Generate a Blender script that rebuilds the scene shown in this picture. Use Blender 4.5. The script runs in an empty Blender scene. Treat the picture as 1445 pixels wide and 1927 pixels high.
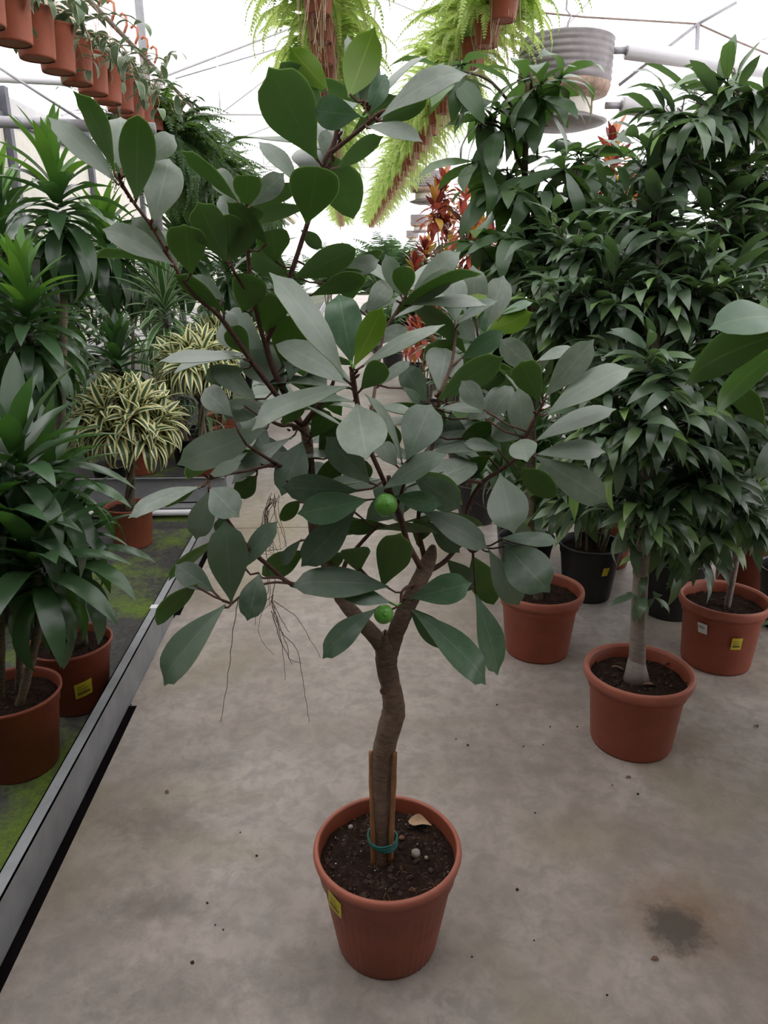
import bpy, math, random
from mathutils import Vector, Matrix, noise
R = random.Random(7)
rad = math.radians
scene = bpy.context.scene
C = scene.collection

# ------------------------------------------------------------------ camera, sky, exposure
F, CX, CY = 1390.0, 722.5, 963.5            # focal length and centre in pixels of the 1445 x 1927 frame
PITCH, YAW, CAMZ = rad(18.4), rad(2.8), 1.5
fw = Vector((math.sin(YAW)*math.cos(PITCH), math.cos(YAW)*math.cos(PITCH), -math.sin(PITCH)))
rt = Vector((math.cos(YAW), -math.sin(YAW), 0)); upv = rt.cross(fw)
CAM = Vector((0, 0, CAMZ))
cd = bpy.data.cameras.new('camera'); cam = bpy.data.objects.new('camera', cd); C.objects.link(cam)
cd.sensor_fit = 'VERTICAL'; cd.sensor_height = 24.0; cd.lens = 24.0*F/1927.0; cd.clip_start = 0.02; cd.clip_end = 300
cam.matrix_world = Matrix((rt, upv, -fw)).transposed().to_4x4(); cam.location = CAM
scene.camera = cam
w = bpy.data.worlds.new('overcast'); scene.world = w; w.use_nodes = True
bg = w.node_tree.nodes['Background']; bg.inputs[0].default_value = (1.0, 0.98, 1.0, 1); bg.inputs[1].default_value = 1.9
vs = scene.view_settings
vs.view_transform = 'Standard'; vs.look = 'None'; vs.gamma = 1.0; vs.use_curve_mapping = False; vs.exposure = 0.42

def ray(x, y): return fw + rt*((x-CX)/F) - upv*((y-CY)/F)
def atz(x, y, z): d = ray(x, y); return CAM + d*((z-CAMZ)/d.z)
def aty(x, y, Y): d = ray(x, y); return CAM + d*(Y/d.y)

# ------------------------------------------------------------------ materials
def mat(name): 
    m = bpy.data.materials.new(name); m.use_nodes = True
    nt = m.node_tree; p = nt.nodes['Principled BSDF']
    return m, nt, p
def N(nt, t, **kw):
    n = nt.nodes.new(t)
    for k, v in kw.items():
        if k.startswith('i_'):
            n.inputs[k[2:].replace('_', ' ')].default_value = v
        else: setattr(n, k, v)
    return n
def L(nt, a, b): nt.links.new(a, b)
def col4(c): return (c[0], c[1], c[2], 1)
def ramp(nt, src, stops):
    r = N(nt, 'ShaderNodeValToRGB'); cr = r.color_ramp
    while len(cr.elements) < len(stops): cr.elements.new(0.5)
    for e, (p, c) in zip(cr.elements, stops): e.position = p; e.color = col4(c) if len(c) == 3 else c
    L(nt, src, r.inputs[0]); return r
def mixc(nt, f, a, b, mode='MIX'):
    m = N(nt, 'ShaderNodeMix', data_type='RGBA', blend_type=mode)
    for s, v in ((0, f), (6, a), (7, b)):
        if hasattr(v, 'links') or isinstance(v, bpy.types.NodeSocket): L(nt, v, m.inputs[s])
        elif isinstance(v, (int, float)): m.inputs[s].default_value = v
        else: m.inputs[s].default_value = col4(v)
    return m.outputs[2]
def math_(nt, op, a, b=0.0):
    m = N(nt, 'ShaderNodeMath', operation=op)
    for i, v in enumerate((a, b)):
        if isinstance(v, bpy.types.NodeSocket): L(nt, v, m.inputs[i])
        else: m.inputs[i].default_value = v
    return m.outputs[0]
def noise_(nt, scale, detail=4, rough=.55, vec=None, dist=0):
    n = N(nt, 'ShaderNodeTexNoise'); n.inputs['Scale'].default_value = scale; n.inputs['Detail'].default_value = detail
    n.inputs['Roughness'].default_value = rough; n.inputs['Distortion'].default_value = dist
    if vec is not None: L(nt, vec, n.inputs['Vector'])
    return n.outputs[0]
def bump_(nt, p, h, strength=.3, dist=.01):
    b = N(nt, 'ShaderNodeBump'); b.inputs['Strength'].default_value = strength; b.inputs['Distance'].default_value = dist
    L(nt, h, b.inputs['Height']); L(nt, b.outputs[0], p.inputs['Normal'])
def plain(name, c, rough=.5, metal=0, spec=.5, nscale=8, var=.25, bump=0):
    m, nt, p = mat(name)
    co = N(nt, 'ShaderNodeTexCoord').outputs['Object']
    n = noise_(nt, nscale, 5, .6, co)
    dark = tuple(x*(1-var) for x in c); lite = tuple(min(1, x*(1+var)) for x in c)
    L(nt, ramp(nt, n, [(.3, dark), (.7, lite)]).outputs[0], p.inputs['Base Color'])
    p.inputs['Roughness'].default_value = rough; p.inputs['Metallic'].default_value = metal
    p.inputs['Specular IOR Level'].default_value = spec
    if bump: bump_(nt, p, noise_(nt, nscale*6, 4, .6, co), bump, .004)
    return m
def leafmat(name, c, rough=.4, trans=.25, tcol=None, vein=None, var=.3, spec=.5, dust=None, edge=None, stripe=None, huevar=None):
    """Leaf tissue: colour by leaf, pale midrib along UV, optional pale margin, some light let through."""
    m, nt, p = mat(name)
    oi = N(nt, 'ShaderNodeObjectInfo').outputs['Random']
    ge = N(nt, 'ShaderNodeNewGeometry').outputs['Random Per Island']
    rnd = math_(nt, 'FRACT', math_(nt, 'ADD', oi, math_(nt, 'MULTIPLY', ge, 1.7)))
    uv = N(nt, 'ShaderNodeUVMap').outputs[0]
    sx = N(nt, 'ShaderNodeSeparateXYZ'); L(nt, uv, sx.inputs[0])
    off = math_(nt, 'ABSOLUTE', math_(nt, 'SUBTRACT', sx.outputs[0], .5))
    if huevar: base = ramp(nt, rnd, huevar).outputs[0]
    else:
        base = ramp(nt, rnd, [(0, tuple(x*(1-var) for x in c)), (1, tuple(x*(1+var) for x in c))]).outputs[0]
    co = N(nt, 'ShaderNodeTexCoord').outputs['Object']
    if dust:
        n = noise_(nt, 9, 3, .6, co)
        base = mixc(nt, math_(nt, 'MULTIPLY', ramp(nt, n, [(.35, (0,0,0)), (.7, (1,1,1))]).outputs[0], .75), base, dust)
    if edge:
        base = mixc(nt, ramp(nt, off, [(edge[1], (0,0,0)), (edge[1]+.04, (1,1,1))]).outputs[0], base, edge[0])
    if stripe:
        base = mixc(nt, ramp(nt, off, [(stripe[1], (1,1,1)), (stripe[1]+.03, (0,0,0))]).outputs[0], base, stripe[0])
    if vein:
        fv = ramp(nt, off, [(.012, (1,1,1)), (.035, (0,0,0))]).outputs[0]
        # side veins run slantwise from the midrib
        sv = math_(nt, 'FRACT', math_(nt, 'SUBTRACT', math_(nt, 'MULTIPLY', sx.outputs[1], 11), math_(nt, 'MULTIPLY', off, 5)))
        sv = math_(nt, 'MULTIPLY', ramp(nt, math_(nt, 'ABSOLUTE', math_(nt, 'SUBTRACT', sv, .5)), [(.0, (1,1,1)), (.05, (0,0,0))]).outputs[0], .09)
        base = mixc(nt, math_(nt, 'MAXIMUM', math_(nt, 'MULTIPLY', fv, .7), sv), base, vein)
    L(nt, base, p.inputs['Base Color'])
    p.inputs['Roughness'].default_value = rough; p.inputs['Specular IOR Level'].default_value = spec
    if trans:
        tr = N(nt, 'ShaderNodeBsdfTranslucent')
        if tcol: tr.inputs[0].default_value = col4(tcol)
        else: L(nt, base, tr.inputs[0])
        mx = N(nt, 'ShaderNodeMixShader'); mx.inputs[0].default_value = trans
        L(nt, p.outputs[0], mx.inputs[1]); L(nt, tr.outputs[0], mx.inputs[2])
        L(nt, mx.outputs[0], nt.nodes['Material Output'].inputs[0])
    return m

M = {}
M['dusty'] = leafmat('leaf_dusty', (.20,.25,.195), .38, .2, tcol=(.26,.42,.12), vein=(.30,.35,.28), var=.16, dust=(.285,.315,.25))
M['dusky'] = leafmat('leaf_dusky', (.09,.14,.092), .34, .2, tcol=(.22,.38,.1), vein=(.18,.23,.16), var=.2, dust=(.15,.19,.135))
M['green'] = leafmat('leaf_green', (.095,.18,.10), .27, .2, tcol=(.22,.4,.1), vein=(.2,.3,.16), var=.15, dust=(.16,.24,.16))
M['lime'] = leafmat('leaf_young', (.24,.40,.05), .35, .45, vein=(.40,.48,.12), var=.15)
M['midgreen'] = leafmat('leaf_mid_green', (.10,.22,.03), .35, .3, vein=(.2,.3,.08), var=.15)
M['under'] = leafmat('leaf_underside', (.10,.175,.06), .5, .42, tcol=(.34,.58,.13), vein=(.2,.26,.11), var=.25)
M['ficus'] = leafmat('ficus_leaf', (.05,.105,.042), .32, .22, tcol=(.14,.26,.06), vein=(.12,.19,.08), spec=.65,
                     huevar=[(0, (.08,.13,.08)), (.6, (.135,.195,.12)), (.86, (.15,.24,.10)), (1, (.23,.37,.09))])
M['umbrella'] = leafmat('umbrella_leaf', (.05,.10,.04), .33, .25, tcol=(.12,.25,.04), vein=(.12,.18,.08),
                        huevar=[(0, (.06,.11,.05)), (.7, (.10,.165,.085)), (1, (.14,.23,.07))])
M['dracaena'] = leafmat('dracaena_leaf', (.043,.085,.038), .25, .16, tcol=(.1,.28,.03), var=.35)
M['dracaena_light'] = leafmat('dracaena_leaf_light', (.08,.20,.035), .35, .3, tcol=(.2,.42,.04), var=.35)
M['variegated'] = leafmat('variegated_leaf', (.05,.10,.04), .4, .2, edge=((.78,.75,.38), .21), var=.3)
M['striped'] = leafmat('striped_leaf', (.07,.17,.05), .4, .2, edge=((.42,.5,.3), .34), var=.3)
M['fern'] = leafmat('fern_frond', (.32,.45,.12), .5, .5, tcol=(.56,.70,.2), var=.3)
M['darkfern'] = leafmat('dark_fern_frond', (.05,.11,.035), .5, .35, tcol=(.16,.3,.05), var=.45)
M['palm'] = leafmat('palm_frond', (.11,.2,.08), .45, .3, var=.3)
M['croton'] = leafmat('croton_leaf', (.3,.05,.03), .35, .25, vein=(.5,.25,.05),
                      huevar=[(0, (.08,.015,.02)), (.3, (.2,.025,.03)), (.5, (.5,.08,.05)), (.7, (.6,.13,.10)), (.85, (.65,.32,.06)), (1, (.5,.4,.06))])
M['hoya'] = leafmat('wax_vine_leaf', (.13,.19,.10), .4, .2, edge=((.42,.42,.27), .40), var=.3)
M['bark'] = None
def bark(name, c1, c2, ring=60, bump=.5):
    m, nt, p = mat(name)
    tc = N(nt, 'ShaderNodeTexCoord').outputs['Object']
    mp = N(nt, 'ShaderNodeMapping'); mp.inputs['Scale'].default_value = (1, 1, 3.2); L(nt, tc, mp.inputs[0])
    n1 = noise_(nt, ring, 5, .65, mp.outputs[0]); n2 = noise_(nt, 9, 3, .5, tc)
    f = math_(nt, 'ADD', math_(nt, 'MULTIPLY', n1, .55), math_(nt, 'MULTIPLY', n2, .45))
    L(nt, ramp(nt, f, [(.33, c1), (.66, c2)]).outputs[0], p.inputs['Base Color'])
    p.inputs['Roughness'].default_value = .75; p.inputs['Specular IOR Level'].default_value = .3
    bump_(nt, p, n1, bump, .006); return m
M['bark'] = bark('bark_brown', (.085,.052,.037), (.27,.18,.13))
M['twig'] = bark('bark_twig', (.06,.03,.024), (.17,.085,.06), 120)
M['bud'] = plain('bud_scale', (.13,.045,.03), .7, nscale=60)
M['paletrunk'] = bark('bark_pale', (.17,.135,.115), (.33,.28,.24), 40, .25)
M['cane'] = bark('bark_cane', (.05,.04,.028), (.22,.18,.12), 50)
M['bamboo'] = plain('bamboo', (.30,.14,.06), .5, nscale=14, var=.4)
M['tie'] = plain('green_tie', (.01,.12,.10), .5)
M['fig'] = plain('fig_skin', (.10,.30,.035), .35, nscale=50, var=.2, bump=.15)
M['thread'] = plain('aerial_root', (.12,.07,.05), .8)
M['tanroot'] = plain('hanging_root', (.42,.32,.2), .8, nscale=20)
def terracotta(name, c, dirt=.35):
    m, nt, p = mat(name)
    tc = N(nt, 'ShaderNodeTexCoord').outputs['Object']
    n = noise_(nt, 14, 6, .65, tc); n2 = noise_(nt, 4, 3, .5, tc)
    base = ramp(nt, n, [(.3, tuple(x*.85 for x in c)), (.7, tuple(min(1, x*1.12) for x in c))]).outputs[0]
    base = mixc(nt, math_(nt, 'MULTIPLY', ramp(nt, n2, [(.45, (0,0,0)), (.75, (1,1,1))]).outputs[0], dirt), base, (c[0]*.6, c[1]*.75, c[2]*.85))
    L(nt, base, p.inputs['Base Color']); p.inputs['Roughness'].default_value = .48; p.inputs['Specular IOR Level'].default_value = .35
    bump_(nt, p, noise_(nt, 160, 2, .5, tc), .08, .002); return m
M['terracotta'] = terracotta('terracotta_plastic', (.29,.072,.038))
M['terracotta_light'] = terracotta('terracotta_pale', (.37,.115,.072))
M['terracotta_orange'] = terracotta('terracotta_orange', (.36,.098,.052), .25)
M['blackplastic'] = plain('black_plastic', (.012,.012,.014), .45)
M['label'] = plain('yellow_label', (.62,.52,.04), .5, nscale=30, var=.1)
M['print'] = plain('label_print', (.16,.13,.03), .6)
M['whitelabel'] = plain('white_label', (.7,.7,.72), .5, var=.08)
def soil():
    m, nt, p = mat('potting_soil')
    tc = N(nt, 'ShaderNodeTexCoord').outputs['Object']
    n = noise_(nt, 90, 6, .75, tc); n2 = noise_(nt, 25, 4, .6, tc)
    f = math_(nt, 'ADD', math_(nt, 'MULTIPLY', n, .6), math_(nt, 'MULTIPLY', n2, .4))
    L(nt, ramp(nt, f, [(.35, (.012,.007,.005)), (.55, (.045,.026,.018)), (.75, (.12,.07,.045))]).outputs[0], p.inputs['Base Color'])
    p.inputs['Roughness'].default_value = .95; p.inputs['Specular IOR Level'].default_value = .1
    bump_(nt, p, n, 1, .012); return m
M['soil'] = soil()
M['crumb'] = plain('soil_crumb', (.05,.03,.02), .95, nscale=40, var=.6)
M['perlite'] = plain('perlite', (.6,.57,.53), .9, nscale=40, var=.3)
M['stone'] = plain('stone', (.30,.27,.23), .8, nscale=60, var=.35, bump=.3)
M['darkstone'] = plain('dark_stone', (.02,.02,.022), .5)
M['dryleaf'] = plain('dry_leaf', (.42,.26,.15), .7, nscale=30, var=.3)
M['brownleaf'] = plain('brown_leaf', (.14,.065,.035), .7, nscale=30, var=.4)
M['steel'] = plain('galvanised_steel', (.27,.275,.285), .55, .15, nscale=7, var=.22)
M['steel_dull'] = plain('dull_steel', (.35,.34,.36), .5, .3, nscale=9, var=.2)
M['whitepipe'] = plain('white_pipe', (.80,.79,.82), .4, nscale=5, var=.06)
M['brownpipe'] = plain('rusty_pipe', (.24,.18,.15), .6, nscale=14, var=.3)
M['beige'] = plain('beige_duct', (.72,.62,.48), .6, nscale=3, var=.12)
M['heater'] = plain('heater_steel', (.20,.18,.18), .5, .3, nscale=10, var=.2)
M['rust'] = plain('heater_rust', (.32,.22,.16), .7, nscale=18, var=.4)
M['cream'] = plain('cream_sheet', (.72,.68,.60), .6, nscale=6, var=.1)
M['wall'] = plain('painted_sheet', (.62,.60,.60), .6, nscale=2, var=.12)
M['darkwall'] = plain('dark_green_sheet', (.05,.065,.055), .6, nscale=3, var=.2)
M['darksteel'] = plain('dark_frame', (.10,.10,.12), .5, .2)
M['hook'] = plain('orange_hanger', (.50,.17,.09), .5)
M['pit'] = plain('dark_gutter', (.006,.005,.005), 1, spec=0)
def concrete():
    m, nt, p = mat('concrete')
    g = N(nt, 'ShaderNodeNewGeometry').outputs['Position']
    big = noise_(nt, 1.1, 5, .55, g, .6); mid = noise_(nt, 5, 6, .65, g, .3); fine = noise_(nt, 60, 5, .7, g)
    c = ramp(nt, big, [(.30, (.225,.18,.15)), (.45, (.345,.29,.25)), (.62, (.43,.375,.335)), (.78, (.475,.435,.405))]).outputs[0]
    c = mixc(nt, math_(nt, 'MULTIPLY', ramp(nt, mid, [(.35, (1,1,1)), (.62, (0,0,0))]).outputs[0], .45), c, (.20,.165,.135))
    gr = noise_(nt, 17, 6, .7, g, .4)
    c = mixc(nt, math_(nt, 'MULTIPLY', ramp(nt, gr, [(.40, (1,1,1)), (.56, (0,0,0))]).outputs[0], .42), c, (.17,.15,.135))
    c = mixc(nt, math_(nt, 'MULTIPLY', ramp(nt, gr, [(.55, (0,0,0)), (.72, (1,1,1))]).outputs[0], .12), c, (.46,.43,.41))
    ol = noise_(nt, 1.7, 3, .5, math_v(nt, g, (4.1, 9.2, 0)), .8)
    c = mixc(nt, math_(nt, 'MULTIPLY', ramp(nt, ol, [(.52, (0,0,0)), (.7, (1,1,1))]).outputs[0], .55), c, (.235,.195,.12))
    # worn dark damp stain with a brown rim and trampled patches, where they lie on the floor, plus kerb-side shade painted in
    def blob(cx, cy, rx, ry, soft, wob):
        s = N(nt, 'ShaderNodeSeparateXYZ'); L(nt, g, s.inputs[0])
        dx = math_(nt, 'DIVIDE', math_(nt, 'SUBTRACT', s.outputs[0], cx), rx)
        dy = math_(nt, 'DIVIDE', math_(nt, 'SUBTRACT', s.outputs[1], cy), ry)
        d = math_(nt, 'SQRT', math_(nt, 'ADD', math_(nt, 'MULTIPLY', dx, dx), math_(nt, 'MULTIPLY', dy, dy)))
        d = math_(nt, 'ADD', d, math_(nt, 'MULTIPLY', math_(nt, 'SUBTRACT', noise_(nt, 22, 6, .75, g), .5), wob))
        return ramp(nt, d, [(1-soft, (1,1,1)), (1.0, (0,0,0))]).outputs[0]
    c = mixc(nt, math_(nt, 'MULTIPLY', blob(.80, 1.36, .2, .17, .8, 1.3), .75), c, (.20,.125,.075))
    c = mixc(nt, math_(nt, 'MULTIPLY', blob(.765, 1.325, .088, .09, .55, 1.5), .8), c, (.055,.045,.036))
    c = mixc(nt, math_(nt, 'MULTIPLY', blob(.62, 1.62, .22, .13, .9, .8), .4), c, (.22,.17,.09))
    for bx_, by_, ra, rb_, so, wo, am in ((-.66,1.3,.2,.6,.9,1.5,.35), (-.55,1.74,.20,.10,.9,1.6,.6), (-.50,1.45,.15,.07,.9,1.6,.65), (-.42,1.2,.22,.12,.9,1.6,.5), (.42,.98,.35,.13,.9,1.4,.4), (-.12,1.23,.15,.12,.9,1.4,.5), (-.48,2.0,.16,.06,.9,1.6,.4)):  # long first blob by the kerb: dirt with painted-in shade
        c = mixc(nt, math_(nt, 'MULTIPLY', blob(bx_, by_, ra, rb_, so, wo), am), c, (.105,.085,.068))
    c = mixc(nt, math_(nt, 'MULTIPLY', blob(-.5, 4.1, .35, 1.1, .9, .9), .5), c, (.30,.25,.13))
    c = mixc(nt, math_(nt, 'MULTIPLY', ramp(nt, fine, [(.60, (0,0,0)), (.72, (1,1,1))]).outputs[0], .25), c, (.12,.10,.09))
    L(nt, c, p.inputs['Base Color'])
    L(nt, ramp(nt, mid, [(.3, (.38,.38,.38)), (.7, (.62,.62,.62))]).outputs[0], p.inputs['Roughness'])
    p.inputs['Specular IOR Level'].default_value = .4
    bump_(nt, p, fine, .12, .003); return m
def math_v(nt, v, add):
    m = N(nt, 'ShaderNodeVectorMath', operation='ADD'); L(nt, v, m.inputs[0]); m.inputs[1].default_value = add; return m.outputs[0]
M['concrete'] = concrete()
def mossmat():
    m, nt, p = mat('mossy_mat')
    g = N(nt, 'ShaderNodeNewGeometry').outputs['Position']
    a = noise_(nt, 1.9, 4, .55, g, .5); b = noise_(nt, 40, 5, .7, g); d = noise_(nt, 120, 3, .7, g)
    base = ramp(nt, b, [(.3, (.028,.027,.027)), (.7, (.09,.085,.08))]).outputs[0]
    green = ramp(nt, d, [(.3, (.065,.11,.012)), (.7, (.17,.25,.025))]).outputs[0]
    f = ramp(nt, math_(nt, 'ADD', math_(nt, 'MULTIPLY', a, .8), math_(nt, 'MULTIPLY', b, .2)), [(.505, (0,0,0)), (.61, (1,1,1))]).outputs[0]
    L(nt, mixc(nt, f, base, green), p.inputs['Base Color'])
    p.inputs['Roughness'].default_value = .85; bump_(nt, p, d, .5, .006); return m
M['moss'] = mossmat()
def glassmat():
    m, nt, p = mat('roof_glass')
    t = N(nt, 'ShaderNodeBsdfTransparent'); t.inputs[0].default_value = (.97, .97, .98, 1)
    p.inputs['Base Color'].default_value = (.9, .9, .92, 1); p.inputs['Roughness'].default_value = .3
    mx = N(nt, 'ShaderNodeMixShader'); mx.inputs[0].default_value = .06
    L(nt, t.outputs[0], mx.inputs[1]); L(nt, p.outputs[0], mx.inputs[2]); L(nt, mx.outputs[0], nt.nodes['Material Output'].inputs[0])
    return m
M['glass'] = glassmat()

# ------------------------------------------------------------------ mesh helpers
class MB:
    def __init__(s): s.v = []; s.f = []; s.m = []; s.uv = []
    def add(s, verts, faces, mi=0, uvs=None):
        o = len(s.v); s.v += [tuple(v) for v in verts]
        for f in faces: s.f.append(tuple(i+o for i in f)); s.m.append(mi)
        s.uv += uvs if uvs else [(.5, .5)]*len(verts)
    def box(s, x0, x1, y0, y1, z0, z1, mi=0):
        v = [(x, y, z) for z in (z0, z1) for y in (y0, y1) for x in (x0, x1)]
        s.add(v, [(0,2,3,1), (4,5,7,6), (0,1,5,4), (2,6,7,3), (0,4,6,2), (1,3,7,5)], mi)
    def tube(s, pts, rs, n=8, mi=0, cap=True):
        pts = [Vector(p) for p in pts]
        if not hasattr(rs, '__len__'): rs = [rs]*len(pts)
        vs_, fs = [], []; prev = None
        for i, p in enumerate(pts):
            t = (pts[min(i+1, len(pts)-1)] - pts[max(i-1, 0)]); 
            if t.length < 1e-9: t = Vector((0, 0, 1))
            t.normalize()
            if prev is None: a = t.orthogonal().normalized()
            else: 
                a = prev - t*prev.dot(t); a = a.normalized() if a.length > 1e-6 else t.orthogonal().normalized()
            prev = a; b = t.cross(a)
            for k in range(n):
                q = 2*math.pi*k/n; vs_.append(p + (a*math.cos(q) + b*math.sin(q))*rs[i])
        for i in range(len(pts)-1):
            for k in range(n):
                k2 = (k+1) % n; fs.append((i*n+k, i*n+k2, (i+1)*n+k2, (i+1)*n+k))
        if cap: fs.append(tuple(reversed(range(n)))); fs.append(tuple((len(pts)-1)*n+k for k in range(n)))
        s.add(vs_, fs, mi)
    def lathe(s, prof, n=32, mi=0, c=(0, 0, 0), wob=None):
        vs_, fs = [], []
        for i, (r, z) in enumerate(prof):
            for k in range(n):
                q = 2*math.pi*k/n; rr = r*(wob(q, z) if wob else 1)
                vs_.append((c[0]+rr*math.cos(q), c[1]+rr*math.sin(q), c[2]+z))
        for i in range(len(prof)-1):
            for k in range(n):
                k2 = (k+1) % n; fs.append((i*n+k, i*n+k2, (i+1)*n+k2, (i+1)*n+k))
        s.add(vs_, fs, mi)
    def disc(s, r, z, n=32, mi=0, c=(0, 0)):
        s.add([(c[0]+r*math.cos(2*math.pi*k/n), c[1]+r*math.sin(2*math.pi*k/n), z) for k in range(n)], [tuple(range(n))], mi)
    def mesh(s, name, mats, smooth=True):
        me = bpy.data.meshes.new(name); me.from_pydata(s.v, [], s.f)
        for m in (mats if isinstance(mats, (list, tuple)) else [mats]): me.materials.append(M[m] if isinstance(m, str) else m)
        me.polygons.foreach_set('material_index', s.m)
        me.polygons.foreach_set('use_smooth', [smooth]*len(s.f))
        ul = me.uv_layers.new(name='UVMap'); idx = [0]*len(me.loops); me.loops.foreach_get('vertex_index', idx)
        ul.data.foreach_set('uv', [c for i in idx for c in s.uv[i]])
        me.update(); return me
def link(name, me, parent=None, loc=(0, 0, 0)):
    o = bpy.data.objects.new(name, me); C.objects.link(o); o.location = loc
    if parent: o.parent = parent
    return o
def tag(o, label=None, cat=None, group=None, kind=None):
    for k, v in (('label', label), ('category', cat), ('group', group), ('kind', kind)):
        if v: o[k] = v
    return o
def thing(name, loc, label, cat, group=None):
    o = bpy.data.objects.new(name, None); C.objects.link(o); o.location = loc; o.empty_display_size = .1
    return tag(o, label, cat, group)
def part(mb, name, mats, parent, smooth=True, kind=None, label=None):
    return tag(link(name, mb.mesh(name, mats, smooth), parent), label, kind=kind)
def smooth_path(pts, k=4):
    """Catmull-Rom through control points (Vectors)."""
    P = [Vector(p) for p in pts]; out = []
    for i in range(len(P)-1):
        p0, p1, p2, p3 = P[max(i-1, 0)], P[i], P[i+1], P[min(i+2, len(P)-1)]
        for j in range(k):
            t = j/k
            out.append(.5*((2*p1) + (p2-p0)*t + (2*p0-5*p1+4*p2-p3)*t*t + (3*p1-p0-3*p2+p3)*t**3))
    out.append(P[-1]); return out
def lerpl(rs, n):
    out = []
    for i in range(n):
        t = i/(n-1)*(len(rs)-1); a = int(min(t, len(rs)-2)); out.append(rs[a]+(rs[a+1]-rs[a])*(t-a))
    return out

# ------------------------------------------------------------------ leaf meshes (base at origin, along +Y, upper face +Z, length 1)
def obovate(t, peak=1.3, q=.62, tip=.93):
    if t <= 0: return .04
    w_ = math.sin(math.pi*min(t, .999)**peak)**(q+.26 if t**peak < .5 else q) if t < 1 else 0
    if t > tip: w_ *= max(0, (1-t)/(1-tip))**.6*.55
    return max(w_, .02 if t < 1 else 0)
def lance(t): return max(.05 if t < .1 else 0, math.sin(math.pi*t**.85)**.9) * (1 if t < .85 else (1-t)/.15*.75+.25) if t < 1 else 0
def strap(t): return (min(1, .55+1.6*t) if t < .35 else 1)*(1 if t < .55 else max(0, 1-((t-.55)/.45)**1.7)) if t < 1 else 0
def blade(width, prof, arch=.1, droop=.0, fold=.1, twist=0, nseg=8, nw=2, wave=0, seed=0, tipback=0, name='leaf', mats='ficus', two=False, petiole=0, curve=None):
    mb = MB(); rr = random.Random(seed); ph = rr.random()*6.28
    rows = []
    y, z, ang = 0.0, 0.0, curve if curve is not None else math.atan(4*arch)
    tot = (2*math.atan(4*arch) if curve is None else 0) + droop
    cen = [(0, 0)]
    for i in range(1, nseg+1):
        t = i/nseg
        a = ang - tot*(t-.5/nseg) - (tipback if t > .85 else 0)
        y += math.cos(a)/nseg; z += math.sin(a)/nseg; cen.append((y, z))
    cols = 2*nw+1
    def layer(off, mi, flip):
        vs_, uv, fs = [], [], []
        for i in range(nseg+1):
            t = i/nseg; hw = width*.5*prof(t); a = twist*t
            for j in range(cols):
                u = (j-nw)/nw
                x = u*hw; dz = fold*abs(u)*hw + wave*hw*math.sin(t*9+ph+(0 if u > 0 else 2))*abs(u)
                x2 = x*math.cos(a)-dz*math.sin(a); z2 = x*math.sin(a)+dz*math.cos(a)
                vs_.append((x2, cen[i][0], cen[i][1]+z2+off)); uv.append((.5+.5*u, t))
        for i in range(nseg):
            for j in range(cols-1):
                q = (i*cols+j, i*cols+j+1, (i+1)*cols+j+1, (i+1)*cols+j)
                fs.append(tuple(reversed(q)) if flip else q)
        mb.add(vs_, fs, mi, uv)
    layer(0, 0, False)
    if two: layer(-.006, 1, True)
    if petiole: mb.tube([(0, -petiole, -petiole*.15), (0, 0, 0), (0, .06, 0)], .012, 4, 0, False)
    return mb.mesh(name, mats)
def frame(axis, normal):
    a = axis.normalized(); n = (normal - a*normal.dot(a)); n = n.normalized() if n.length > 1e-5 else a.orthogonal().normalized()
    return Matrix((a.cross(n), a, n)).transposed()
def put_leaf(me, parent, P, axis, normal, length, wscale=1, name='leaf'):
    o = bpy.data.objects.new(name, me); C.objects.link(o)
    m = frame(axis, normal).to_4x4() @ Matrix.Diagonal((length*wscale, length, length, 1))
    m.translation = Vector(P) - parent.location
    o.parent = parent; o.matrix_basis = m; return o
def leaf_join(mb, me, P, axis, normal, length, wscale=1):
    m = frame(axis, normal).to_4x4() @ Matrix.Diagonal((length*wscale, length, length, 1)); m.translation = P
    uvd = me.uv_layers[0].data; uvs = [(.5, .5)]*len(me.vertices)
    for lp in me.loops: uvs[lp.vertex_index] = tuple(uvd[lp.index].uv)
    mb.add([m @ v.co for v in me.vertices], [tuple(p.vertices) for p in me.polygons], 0, uvs)
def sph(az, el): return Vector((math.cos(el)*math.sin(az), math.cos(el)*math.cos(az), math.sin(el)))

# ------------------------------------------------------------------ setting
def struct(name, mb, mats, parent=None, smooth=False):
    o = link(name, mb.mesh(name, mats, smooth), parent)
    if not parent: o['kind'] = 'structure'
    return o
KX = -.795                                             # left edge of the concrete path
def slab():
    mb = MB()
    ys = [-3, 4.236, 10.2, 16.2, 22.2, 28.2, 46]
    for a, b in zip(ys, ys[1:]):
        x1 = 5.0
        mb.box(KX, x1, a+.004, b-.004, -.12, 0)        # slabs with open joints
    return mb
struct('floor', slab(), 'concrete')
mb = MB(); mb.box(-4.2, 5.2, -3.1, 46, -.35, -.13); struct('floor_base', mb, 'pit')
BX = KX-.045
mb = MB(); mb.box(-4.1, BX, -3, 4.28, -.13, -.012); mb.box(-4.1, BX, 4.72, 46, -.13, .02); mb.box(-4.1, BX, 4.28, 4.72, -.13, -.07)
bed = struct('floor_growing_bed', mb, 'moss')
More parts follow.
